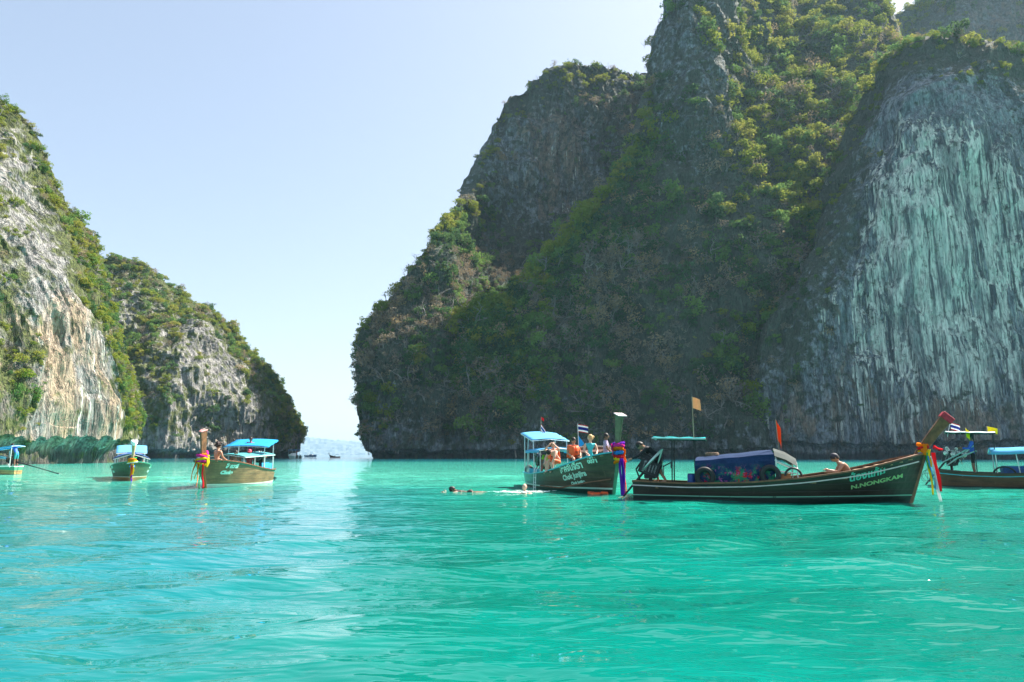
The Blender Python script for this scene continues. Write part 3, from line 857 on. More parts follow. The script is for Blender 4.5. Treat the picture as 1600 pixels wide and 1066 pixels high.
class MB:
    """collects shapes and links them as one mesh object"""
    def __init__(s): s.V = []; s.F = []
    def add(s, V, F):
        o = len(s.V); s.V += [tuple(v) for v in V]; s.F += [tuple(i + o for i in f) for f in F]; return s
    def box(s, c, size, rot=(0, 0, 0), taper=1.0):
        M = Euler(rot).to_matrix(); h = [x / 2 for x in size]; V = []
        for z in (-1, 1):
            k = taper if z > 0 else 1
            for x, y in ((-1, -1), (1, -1), (1, 1), (-1, 1)):
                V.append(Vector(c) + M @ Vector((x * h[0] * k, y * h[1] * k, z * h[2])))
        return s.add(V, [(3, 2, 1, 0), (4, 5, 6, 7), (0, 1, 5, 4), (1, 2, 6, 5), (2, 3, 7, 6), (3, 0, 4, 7)])
    def tube(s, pts, r, sides=6, cap=True):
        pts = [Vector(p) for p in pts]; rs = r if isinstance(r, (list, tuple)) else [r] * len(pts)
        V = []; F = []; n = len(pts)
        up = None
        for i, p in enumerate(pts):
            d = (pts[min(i + 1, n - 1)] - pts[max(i - 1, 0)]).normalized()
            if up is None: up = Vector((0, 0, 1)) if abs(d.z) < .9 else Vector((1, 0, 0))
            a = d.cross(up).normalized(); b = a.cross(d).normalized(); up = b
            for k in range(sides):
                t = 2 * math.pi * k / sides
                V.append(p + (a * math.cos(t) + b * math.sin(t)) * rs[i])
        for i in range(n - 1):
            for k in range(sides):
                k2 = (k + 1) % sides
                F.append((i * sides + k, (i + 1) * sides + k, (i + 1) * sides + k2, i * sides + k2))
        if cap:
            F.append(tuple(range(sides))); F.append(tuple(range((n - 1) * sides, n * sides))[::-1])
        return s.add(V, F)
    def sweep(s, pts, w, h):
        """rectangular section swept along pts, w sideways (y), h along z"""
        V = []; F = []; n = len(pts)
        P = [Vector(p) for p in pts]
        for i, p in enumerate(P):
            d = (P[min(i + 1, n - 1)] - P[max(i - 1, 0)]).normalized()
            a = d.cross(Vector((0, 0, 1))).normalized()
            b = a.cross(d).normalized()
            for u, v in ((-1, -1), (1, -1), (1, 1), (-1, 1)):
                V.append(p + a * u * w / 2 + b * v * h / 2)
        for i in range(n - 1):
            for k in range(4):
                k2 = (k + 1) % 4; F.append((i * 4 + k, i * 4 + k2, (i + 1) * 4 + k2, (i + 1) * 4 + k))
        F.append((3, 2, 1, 0)); F.append(tuple(4 * (n - 1) + k for k in range(4)))
        return s.add(V, F)
    def torus(s, c, R_, r, axis='y', n=20, m=7, sq=1.0, start=0, end=2 * math.pi):
        V = []; F = []; full = abs(end - start - 2 * math.pi) < 1e-3; nn = n if full else n + 1
        for i in range(nn):
            a = start + (end - start) * i / n
            for j in range(m):
                b = 2 * math.pi * j / m
                rr = R_ + r * math.cos(b); q = [rr * math.cos(a), rr * math.sin(a) * sq, r * math.sin(b)]
                if axis == 'y': q = [q[0], q[2], q[1]]
                if axis == 'x': q = [q[2], q[0], q[1]]
                V.append(Vector(c) + Vector(q))
        for i in range(n):
            i2 = (i + 1) % nn if full else i + 1
            for j in range(m): F.append((i * m + j, i2 * m + j, i2 * m + (j + 1) % m, i * m + (j + 1) % m))
        return s.add(V, F)
    def ball(s, c, r, n=10, m=7):
        r = r if isinstance(r, (tuple, list)) else (r, r, r); V = []; F = []
        for i in range(m + 1):
            p = math.pi * i / m
            for j in range(n):
                a = 2 * math.pi * j / n
                V.append(Vector(c) + Vector((math.sin(p) * math.cos(a) * r[0], math.sin(p) * math.sin(a) * r[1], math.cos(p) * r[2])))
        for i in range(m):
            for j in range(n): F.append((i * n + j, (i + 1) * n + j, (i + 1) * n + (j + 1) % n, i * n + (j + 1) % n))
        return s.add(V, F)
    def grid(s, P):
        nr, nc = len(P), len(P[0]); V = [v for row in P for v in row]
        return s.add(V, [(i * nc + j, i * nc + j + 1, (i + 1) * nc + j + 1, (i + 1) * nc + j) for i in range(nr - 1) for j in range(nc - 1)])
    def build(s, name, mat, parent=None, smooth=False, solid=0.0, loc=None, bevel=0.0):
        me = bpy.data.meshes.new(name); me.from_pydata([tuple(v) for v in s.V], [], s.F)
        bm = bmesh.new(); bm.from_mesh(me)
        bmesh.ops.remove_doubles(bm, verts=bm.verts, dist=1e-5)
        if bevel: bmesh.ops.bevel(bm, geom=bm.edges[:], offset=bevel, segments=1, affect='EDGES')
        if solid: bmesh.ops.solidify(bm, geom=bm.faces[:], thickness=solid)
        bmesh.ops.recalc_face_normals(bm, faces=bm.faces)
        bm.to_mesh(me); bm.free()
        if smooth: me.polygons.foreach_set('use_smooth', np.ones(len(me.polygons), bool))
        o = link(name, me, parent, mat if isinstance(mat, (list, tuple)) else (mat,))
        if loc: o.location = loc
        return o

SCRATCH = bpy.data.scenes.new('scratch')          # modifiers are evaluated here, away from the heavy scene
def bake(o):
    SCRATCH.collection.objects.link(o)
    vl = SCRATCH.view_layers[0]; vl.update(); dg = vl.depsgraph
    me = bpy.data.meshes.new_from_object(o.evaluated_get(dg))
    bpy.data.objects.remove(o)
    return me
M_ = {}
def mt(name, col, rough=.5, var=.12, scale=8, metallic=0, bump=0, spec=.5):
    if name not in M_: M_[name] = simple_mat(name, col, rough, var, scale, metallic, bump, spec)
    return M_[name]
def cloth_mat(name, col):
    if name in M_: return M_[name]
    m, nt, out = new_mat(name); t = NT(nt)
    tc = t.n('ShaderNodeTexCoord').outputs['Object']
    c = t.mix(t.noise(tc, 6, 3), tuple(x * .85 for x in col), tuple(min(1, x * 1.12) for x in col))
    d = t.n('ShaderNodeBsdfDiffuse'); t.l(c, d.inputs[0]); tr = t.n('ShaderNodeBsdfTranslucent'); t.l(c, tr.inputs[0])
    mx = t.n('ShaderNodeMixShader'); mx.inputs[0].default_value = .35
    t.l(d.outputs[0], mx.inputs[1]); t.l(tr.outputs[0], mx.inputs[2]); t.l(mx.outputs[0], out.inputs['Surface'])
    M_[name] = m; return m

def hull_mat(name, main, low, stripe=None, band=None, aft=None, zst=.1, wst=.05, zband=99, rough=.35):
    """painted and weathered planks: bands follow the boat's own height and length"""
    m, nt, out = new_mat(name); t = NT(nt)
    tc = t.n('ShaderNodeTexCoord').outputs['Object']
    sp = t.n('ShaderNodeSeparateXYZ'); t.l(tc, sp.inputs[0])
    n1 = t.noise(t.mapping(tc, (.5, 1, 3)), 2.2, 6, .65); n2 = t.noise(tc, 14, 4, .6)
    n3 = t.noise(t.mapping(tc, (2.5, 1, .5)), 2.0, 5, .7)
    c = t.ramp(n1, [(.3, tuple(x * .55 for x in main)), (.5, main), (.7, tuple(min(1, x * 1.55) for x in main))])
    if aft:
        f = t.smooth(t.math('ADD', sp.outputs[0], t.math('MULTIPLY', n3, 1.2)), 5.2, 1.5)  # aft colour fades in towards the stern, a painted water reflection
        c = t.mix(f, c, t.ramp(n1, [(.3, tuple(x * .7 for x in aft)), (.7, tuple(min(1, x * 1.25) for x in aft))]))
    # plank seams and scuffs
    seam = t.math('FRACT', t.math('ADD', t.math('MULTIPLY', sp.outputs[2], 4.6), t.math('MULTIPLY', sp.outputs[0], -.12)))
    sm = t.smooth(t.math('ABSOLUTE', t.math('SUBTRACT', seam, .5)), .44, .5)
    c = t.mix(t.math('MULTIPLY', sm, .55), c, (.01, .01, .01))
    c = t.mix(t.math('MULTIPLY', t.smooth(n3, .58, .74), .4), c, tuple(min(1, x * 2.4 + .03) for x in main))
    zz = t.math('SUBTRACT', sp.outputs[2], t.math('MULTIPLY', t.smooth(sp.outputs[0], 3.0, 9.5), .10))
    if band is not None:
        c = t.mix(t.smooth(t.math('SUBTRACT', zz, t.math('MULTIPLY', sp.outputs[0], .085)), zband - .02, zband + .02), c, t.ramp(n2, [(.3, tuple(x * .8 for x in band)), (.7, band)]))
    c = t.mix(t.smooth(zz, zst + .01, zst - .01), c, t.ramp(n1, [(.3, tuple(x * .6 for x in low)), (.7, low)]))
    if stripe is not None:
        f = t.math('MULTIPLY', t.smooth(zz, zst - .005, zst + .005), t.smooth(zz, zst + wst, zst + wst - .01))
        f = t.math('MULTIPLY', f, t.smooth(n3, .30, .42))
        c = t.mix(f, c, stripe)
    h = t.math('SUBTRACT', t.math('MULTIPLY', n2, .3), sm)
    t.bsdf(out, c, t.math('ADD', rough, t.math('MULTIPLY', n2, .25)), t.bump(h, .5, .02), Specular_IOR_Level=.5)
    return m

_SMC = {}
def sm_interp(t, xs, ys):
    """smooth interpolation through points"""
    key = (xs, ys)
    if key not in _SMC:
        u = np.linspace(0, 1, 201); y = np.interp(u, xs, ys)
        for _ in range(60): y[1:-1] = (y[:-2] + 2 * y[1:-1] + y[2:]) / 4
        _SMC[key] = y.tolist()
    y = _SMC[key]; f = min(max(t, 0), 1) * 200; i = min(int(f), 199)
    return y[i] + (y[i + 1] - y[i]) * (f - i)

class Longtail:
    """hull in its own frame: x from stern to bow, y to port, z up, waterline z=0"""
    TS = [0, .12, .25, .42, .6, .75, .86, .93, .97, 1.0]
    def __init__(s, L=9.15, hb=1.05, sheer=None, rake=.62, draft=.28):
        s.L = L; s.rake = rake; s.draft = draft
        s.gz = sheer or [(0, .60), (.2, .54), (.42, .60), (.6, .76), (.78, 1.02), (.92, 1.36), (1, 1.54)]
        s.gb = [(0, .62), (.1, .80), (.3, .98), (.5, 1.0), (.7, .97), (.82, .86), (.90, .66), (.96, .38), (1, .05)]
        s.hb = hb
    def top(s, t):
        return t * s.L, s.hb * sm_interp(t, *zip(*s.gb)), sm_interp(t, *zip(*s.gz))
    def pt(s, t, v, side, inset=0.0):
        x1, b, z1 = s.top(t)
        xk = t * (s.L - s.rake); zk = -s.draft + .10 * max(0, t - .8) / .2 * s.draft
        full = 1 - max(0, (t - .45) / .55) ** 1.5            # fine V at the bow, flat aft
        yv = np.interp(v, [0, .22, .45, 1], [0.0, .30 + .42 * full, .50 + .34 * full, 1])
        zv = np.interp(v, [0, .22, .45, 1], [0, .06 + .10 * (1 - full), .28 + .06 * (1 - full), 1])
        if t > .995: yv = 1.0
        x = xk + (x1 - xk) * zv
        b2 = max(.02, b * yv - inset) if v > 0.001 else 0
        z = zk + (z1 - zk) * zv
        return Vector((x, side * b2, z))
    def side_at(s, x, z, side):
        """point on the planking at given x, z"""
        best = None
        lo, hi = 0.0, 1.0
        t = min(1, max(0, x / s.L))
        for _ in range(5):
            v0, v1 = 0.0, 1.0
            for _ in range(14):
                vm = (v0 + v1) / 2
                if s.pt(t, vm, side).z < z: v0 = vm
                else: v1 = vm
            p = s.pt(t, v0, side)
            t = min(1, max(0, t + (x - p.x) / s.L))
        return p

def make_hull(root, H, mat, gmat, inmat, rubmat=None, stemmat=None, prow=None, prowmat=None, capmat=None, floor=.16, thwarts=(.3, .45, .6)):
    ts = np.linspace(0, 1, 44); vs = [0, .1, .22, .33, .45, .6, .75, .88, 1.0]
    mb = MB()
    for sd in (-1, 1): mb.grid([[H.pt(t, v, sd) for v in vs] for t in ts])
    # transom
    Lr = [H.pt(0, v, -1) for v in vs]; Rr = [H.pt(0, v, 1) for v in vs]
    mb.grid([[l, (l + r) / 2, r] for l, r in zip(Lr, Rr)])
    hull = mb.build('hull', mat, root, smooth=False)
    mb = MB()
    vi = [.26, .45, .6, .8, .985]
    for sd in (-1, 1): mb.grid([[H.pt(t, v, sd, .05) for v in vi] for t in ts if t < .985])
    for i in range(len(ts) - 1):                      # floor between the sides
        if ts[i + 1] < .985: mb.add([H.pt(ts[i], .26, -1, .05), H.pt(ts[i + 1], .26, -1, .05), H.pt(ts[i + 1], .26, 1, .05), H.pt(ts[i], .26, 1, .05)], [(0, 1, 2, 3)])
    mb.build('inner_planking', inmat, root)
    for sd in (-1, 1):
        pts = [H.pt(t, 1, sd) + Vector((0, 0, .025)) for t in np.linspace(0, .995, 36)]
        MB().sweep(pts, .10, .05).build('gunwale', gmat, root)
        if rubmat:
            pts = [H.pt(t, .90, sd) + Vector((0, sd * .015, 0)) for t in np.linspace(.0, .985, 36)]
            MB().sweep(pts, .035, .035).build('rub_rail', rubmat, root)
    MB().box((.03, 0, H.top(0)[2] - .0), (.10, H.top(0)[1] * 2, .06)).build('transom_cap', gmat, root)
    for t in thwarts:
        x, b, z = H.top(t)
        MB().box((x, 0, z - .16), (.26, b * 1.9, .045)).build('thwart', mt('thwart_wood', (.24, .15, .08), .7, .3, 4), root)
    # fore deck boards
    for k in range(5):
        t = .80 + k * .034; x, b, z = H.top(t)
        MB().box((x, 0, z - .05), (.28, b * 1.86, .035), (0, -.14, 0)).build('deck_board', mt('deck_wood', (.30, .20, .11), .7, .3, 4), root)
    # stem board along the raked bow
    if stemmat:
        p0 = H.pt(1, 0, 1); p1 = H.pt(1, 1, 1)
        pts = [Vector((p0.x + .0, 0, p0.z - .0)).lerp(Vector((p1.x + .03, 0, p1.z + .1)), k / 6) for k in range(7)]
        MB().sweep(pts, .11, .16).build('stem_board', stemmat, root)
    if prow:
        # prow: list of (dx, dz, depth, thickness) from the stem head
        x1, _, z1 = H.top(1.0)
        P = []; n = len(prow)
        c = [Vector((x1 + q[0], 0, z1 + q[1])) for q in prow]
        V = []; F = []
        for i, p in enumerate(c):
            d = (c[min(i + 1, n - 1)] - c[max(i - 1, 0)]).normalized(); a = Vector((d.z, 0, -d.x))
            w, th = prow[i][2], prow[i][3]
            for u, v in ((1, -.22), (1, .22), (-1, .72), (-1, -.72)):
                V.append(p + a * u * w / 2 + Vector((0, v * th / 2, 0)))
        for i in range(n - 1):
            for k in range(4): k2 = (k + 1) % 4; F.append((i * 4 + k, i * 4 + k2, (i + 1) * 4 + k2, (i + 1) * 4 + k))
        F += [(3, 2, 1, 0), tuple(4 * (n - 1) + k for k in range(4))]
        MB().add(V, F).build('prow_post', prowmat, root, bevel=.012)
        if capmat:
            d = (c[-1] - c[-2]).normalized(); a = Vector((d.z, 0, -d.x)); w, th = prow[-1][2] * 1.12, prow[-1][3] * 1.15
            V = []
            for q, k in ((c[-1] - d * capmat[1], 1.0), (c[-1] + d * .03, 1.0)):
                for u, v in ((1, -.26), (1, .26), (-1, .74), (-1, -.74)): V.append(q + a * u * w / 2 * k + Vector((0, v * th / 2 * k, 0)))
            MB().add(V, [(3, 2, 1, 0), (4, 5, 6, 7), (0, 1, 5, 4), (1, 2, 6, 5), (2, 3, 7, 6), (3, 0, 4, 7)]).build('prow_cap', capmat[0], root, bevel=.02)
    return hull

def boat_root(name, label, stern_w, bow_w, cat='boat', group=None):
    """stern_w / bow_w: (px, D) of the hull ends in the 1.5-unit layout"""
    def g(px, D): return Vector(((px - 800) / FPX * D * US, D * US, 0))
    a, b = g(*stern_w), g(*bow_w)
    d = b - a
    r = empty(name, a, math.atan2(d.y, d.x), label, cat, group)
    r.scale = (US, US, US)
    return r, d.length / US
def wpt(root, p):
    """boat-frame point -> world"""
    M = Matrix.Translation(root.location) @ root.rotation_euler.to_matrix().to_4x4() @ Matrix.Scale(US, 4)
    return M @ Vector(p)

def hull_text(root, H, body, x, z, size, side, mat, slope=0.0, name='lettering', bold=.01, sx=1.0, flip=False):
    cu = bpy.data.curves.new('lettering', 'FONT'); cu.body = body; cu.size = size; cu.offset = bold; cu.align_x = 'CENTER'
    me = bake(bpy.data.objects.new('text', cu))
    bm = bmesh.new(); bm.from_mesh(me)
    bmesh.ops.triangulate(bm, faces=bm.faces)
    for v in bm.verts:
        u, w = v.co.x * sx, v.co.y
        xx = x + (u if side < 0 else -u); zz = z + w + (u if side < 0 else -u) * slope
        p = H.side_at(xx, zz, side)
        v.co = Vector((p.x, p.y + side * .016, p.z))
    bm.to_mesh(me); bm.free(); me.materials.clear()
    o = link(name, me, root, (mat,))
    return o

def canopy(root, x0, x1, z0, z1, hw, mat, frame, bow=.06, sag=.03, name='canopy', drop=0.0, posts=(), foot=.5, th=.02, n=10):
    P = []
    for i in range(n + 1):
        x = x0 + (x1 - x0) * i / n; row = []
        for j in range(9):
            u = j / 4 - 1
            zz = z0 + (z1 - z0) * i / n + bow * (1 - u * u) - sag * math.sin(i / n * math.pi * 3) ** 2
            row.append(Vector((x, u * hw, zz)))
        if drop:
            row = [row[0] + Vector((0, -.01, -drop))] + row + [row[-1] + Vector((0, .01, -drop))]
        P.append(row)
    c = MB().grid(P).build(name, mat, root, smooth=True, solid=th)
    f = MB()
    for u in (-1, 1):
        f.tube([(x0, u * hw, z0 - .03), (x1, u * hw, z1 - .03)], .022, 6)
    for k in range(4):
        q = k / 3; x = x0 + (x1 - x0) * q; z = z0 + (z1 - z0) * q
        f.tube([(x, -hw, z - .03), (x, 0, z + bow - .03), (x, hw, z - .03)], .018, 5)
    f.build('canopy_frame', frame, root)
    for (px_, py_, lean) in posts:
        zt = z0 + (z1 - z0) * (px_ - x0) / (x1 - x0) - .03
        MB().tube([(px_ + lean, py_, foot), (px_, py_, zt)], .024, 6).build('canopy_post', frame, root)
    return c

def cloth_strip(mbd, p0, length, w, phase, amp=.03, twist=.3, dirv=(0, 0, -1), out=(0, -1, 0)):
    n = 14; P = []
    d = Vector(dirv).normalized(); o = Vector(out); s_ = d.cross(o).normalized()
    for i in range(n + 1):
        q = i / n; c = Vector(p0) + d * length * q + o * amp * math.sin(phase + q * 7) + s_ * amp * .6 * math.sin(phase * 2 + q * 5)
        a = phase + twist * q * 4; ax = s_ * math.cos(a * .3) + o * math.sin(a * .3) * .6
        ww = w * (.85 + .15 * math.cos(q * 9 + phase)) * (1 - .2 * q ** 4)
        P.append([c - ax * ww / 2, c + o * .012, c + ax * ww / 2])
    mbd.grid(P)

def scarves(parent_root, origin, label, strips, rings, tilt=(0, 0, 0)):
    """a bundle of ribbons and garlands tied round a prow; a thing of its own"""
    r = empty('prow_scarves', wpt(parent_root, origin), parent_root.rotation_euler.z, label, 'ribbon')
    r.scale = (US, US, US)
    for (col_, R_, rr, dz, ax) in rings:
        tm = MB().torus((0, 0, 0), R_ * .78, rr, 'z', 22, 8, sq=ax); rg = random.Random(int(dz * 1000) + 5)
        tx, ty = rg.uniform(-.28, .28), rg.uniform(-.35, .35); lump = [rg.uniform(.65, 1.35) for _ in range(22)]
        nv = []
        for vi_, v in enumerate(tm.V):
            i_ = vi_ // 8; a_ = 2 * math.pi * i_ / 22; cx_ = Vector((math.cos(a_) * R_ * .78, math.sin(a_) * R_ * .78 * ax, 0))
            q_ = cx_ + (Vector(v) - cx_) * lump[i_]; nv.append((q_.x, q_.y, q_.z + dz + q_.x * tx + q_.y * ty))
        tm.V = nv
        tm.build('garland', cloth_mat('cloth_%d_%d_%d' % tuple(int(c * 99) for c in col_), col_), r, smooth=True)
    for k, (col_, dx, dy, dz, ln, w, d) in enumerate(strips):
        m = MB(); cloth_strip(m, (dx, dy, dz), ln, w * 1.35, k * 1.7, .02, .5, d, (0, -1, 0) if abs(dy) > .01 else (.9, -.3, 0))
        m.build('ribbon', cloth_mat('cloth_%d_%d_%d' % tuple(int(c * 99) for c in col_), col_), r, smooth=True, solid=.012)
    return r

def flag_cloth(kind, w, h, droop=0.0, wave=.05):
    """flag in the local xz plane hanging from x=0; returns list of (colour index, rows)"""
    nx, nz = 10, 10; P = []
    for i in range(nz + 1):
        row = []
        for j in range(nx + 1):
            u, v = j / nx, i / nz
            hh = h
            if kind == 'pennant': hh = h * (1 - u)
            x = u * w * math.cos(droop * .9) ; z = -v * hh - (h - hh) * .5 * (1 if kind == 'pennant' else 0) - u * w * math.sin(droop) * (0.6 + .4 * u)
            y = wave * math.sin(u * 6 + v * 1.2) * u
            row.append(Vector((x, y, z)))
        P.append(row)
    return P
def flag(pos, rz, label, pole_pts, cloths, pole_r=.016, pole_mat=None):
    """cloths: (kind, w, h, z, colours, droop, yaw)"""
    r = empty('flag', pos, rz, label, 'flag'); r.scale = (US, US, US)
    MB().tube(pole_pts, pole_r, 6).build('pole', pole_mat or mt('pole_wood', (.35, .27, .18), .7), r)
    for (kind, w, h, at, cols, droop, yaw) in cloths:
        P = flag_cloth(kind, w, h, droop)
        V = [p for row in P for p in row]
        me = bpy.data.meshes.new('flag_cloth'); n = len(P[0])
        F = [(i * n + j, i * n + j + 1, (i + 1) * n + j + 1, (i + 1) * n + j) for i in range(len(P) - 1) for j in range(n - 1)]
        me.from_pydata([tuple(v) for v in V], [], F)
        for c in cols: me.materials.append(cloth_mat('flag_%d_%d_%d' % tuple(int(x * 99) for x in c), c))
        if len(cols) > 1:
            seq = [0, 1, 1, 2, 2, 2, 2, 1, 1, 0]
            me.polygons.foreach_set('material_index', [seq[k // (n - 1)] for k in range(len(F))])
        bm = bmesh.new(); bm.from_mesh(me); bmesh.ops.solidify(bm, geom=bm.faces[:], thickness=.008); bm.to_mesh(me); bm.free()
        o = bpy.data.objects.new('flag_cloth', me); COL.objects.link(o); o.parent = r
        o.location = at; o.rotation_euler = (0, 0, yaw)
    return r
THAI = ((.62, .05, .05), (.85, .85, .85), (.03, .05, .28))

def engine(root, x, z, shaft_to, tiller_to=None, big=1.0):
    """car engine on a swivel with its long propeller shaft"""
    dk = mt('engine_black', (.022, .022, .024), .45, .4, 12, .3); mtl = mt('engine_steel', (.16, .165, .17), .4, .4, 12, .8)
    e = MB().box((x, 0, z + .30 * big), (.55 * big, .36 * big, .38 * big), (0, .35, 0))
    e.box((x - .05, 0, z + .52 * big), (.42 * big, .22 * big, .14 * big), (0, .35, 0)).box((x + .26 * big, 0, z + .30 * big), (.06, .40 * big, .40 * big), (0, .35, 0))
    blk = e.build('engine', dk, root, bevel=.02)
    m = MB()
    for k in range(4): m.tube([(x - .16 + k * .12, .12, z + .55 * big), (x - .18 + k * .12, .26, z + .50 * big), (x - .1 + k * .1, .30, z + .30)], .028, 6)
    m.build('exhaust_manifold', mt('rusty_pipe', (.18, .09, .05), .7, .4, 10, .5), blk)
    MB().tube([(x + .34 * big, 0, z + .30), (x + .36 * big, 0, z + .30)], [.19, .19], 12).tube([(x + .36, 0, z + .30), (x + .42, 0, z + .30)], .05, 8).build('flywheel', mtl, blk)
    m = MB()
    for k in range(5): m.box((x - .2 + .1 * k, -.19 * big, z + .34 * big - .03 * k), (.035, .05, .26), (0, .35, 0))
    m.ball((x - .12, -.16, z + .60), (.10, .10, .09)).tube([(x + .1, -.2, z + .2), (x + .24, -.24, z + .45), (x + .1, -.1, z + .66)], .03, 6)
    m.build('engine_fittings', mtl, blk)
    m = MB().box((x, 0, z + .05), (.34, .30, .06)).tube([(x, 0, z - .3), (x, 0, z + .12)], .06, 8).box((x - .05, .17, z + .14), (.3, .03, .2)).box((x - .05, -.17, z + .14), (.3, .03, .2))
    m.build('swivel_mount', dk, root)
    a = Vector((x - .25, 0, z + .22)); b = Vector(shaft_to)
    s_ = MB().tube([a, a.lerp(b, .5), b], [.045, .035, .03], 7).build('propeller_shaft', dk, root)
    d = (b - a).normalized(); m = MB()
    for k in range(3):
        t = 2 * math.pi * k / 3; u = d.cross(Vector((0, 1, 0))).normalized() * math.cos(t) + Vector((0, 1, 0)) * math.sin(t)
        m.grid([[b, b + u * .16 + d * .03], [b + d * .05, b + u * .15 + d * .08 + u.cross(d) * .06]])
    m.build('propeller', mtl, s_, solid=.008)
    if tiller_to:
        MB().tube([(x + .2, -.05, z + .3), tiller_to], .026, 7).build('tiller', mt('tiller_steel', (.60, .66, .62), .35, .1, 8, .6), root)
    return blk

# ------------------------------------------------------------------ people
SKIN = {'light': mt('skin_light', (.60, .36, .26), .55, .08, 10), 'tan': mt('skin_tan', (.40, .21, .13), .5, .08, 10), 'brown': mt('skin_brown', (.22, .11, .07), .5, .08, 10)}
BASE = dict(pelvis=(0, 0, .90), belly=(0, 0, 1.05), chest=(0, 0, 1.26), neck=(0, 0, 1.43), head=(.01, 0, 1.56),
            shL=(0, .17, 1.36), elL=(-.02, .24, 1.10), haL=(.06, .26, .86), shR=(0, -.17, 1.36), elR=(-.02, -.24, 1.10), haR=(.06, -.26, .86),
            hiL=(0, .09, .86), knL=(.03, .10, .47), anL=(-.01, .11, .08), toL=(.15, .13, .03),
            hiR=(0, -.09, .86), knR=(.03, -.10, .47), anR=(-.01, -.11, .08), toR=(.15, -.13, .03))
SITP = dict(pelvis=(0, 0, .10), belly=(.0, 0, .26), chest=(.02, 0, .46), neck=(.03, 0, .63), head=(.05, 0, .76),
            shL=(.02, .17, .56), elL=(.08, .23, .32), haL=(.28, .16, .22), shR=(.02, -.17, .56), elR=(.08, -.23, .32), haR=(.28, -.16, .22),
            hiL=(.02, .09, .08), knL=(.40, .13, .16), anL=(.44, .13, -.24), toL=(.58, .14, -.28),
            hiR=(.02, -.09, .08), knR=(.40, -.13, .16), anR=(.44, -.13, -.24), toR=(.58, -.14, -.28))
RAD = dict(pelvis=.125, belly=.115, chest=.135, neck=.055, shL=.065, shR=.065, elL=.042, elR=.042, haL=.030, haR=.030,
           hiL=.088, hiR=.088, knL=.056, knR=.056, anL=.040, anR=.040, toL=.036, toR=.036)
BONES = [('pelvis', 'belly', 'top'), ('belly', 'chest', 'top'), ('chest', 'neck', 'top'), ('chest', 'shL', 'top'), ('chest', 'shR', 'top'),
         ('shL', 'elL', 'sleeve'), ('shR', 'elR', 'sleeve'), ('elL', 'haL', 'cuff'), ('elR', 'haR', 'cuff'),
         ('pelvis', 'hiL', 'bottom'), ('pelvis', 'hiR', 'bottom'), ('hiL', 'knL', 'bottom'), ('hiR', 'knR', 'bottom'),
         ('knL', 'anL', 'shin'), ('knR', 'anR', 'shin'), ('anL', 'toL', 'foot'), ('anR', 'toR', 'foot'), ('neck', 'headbase', 'skin')]
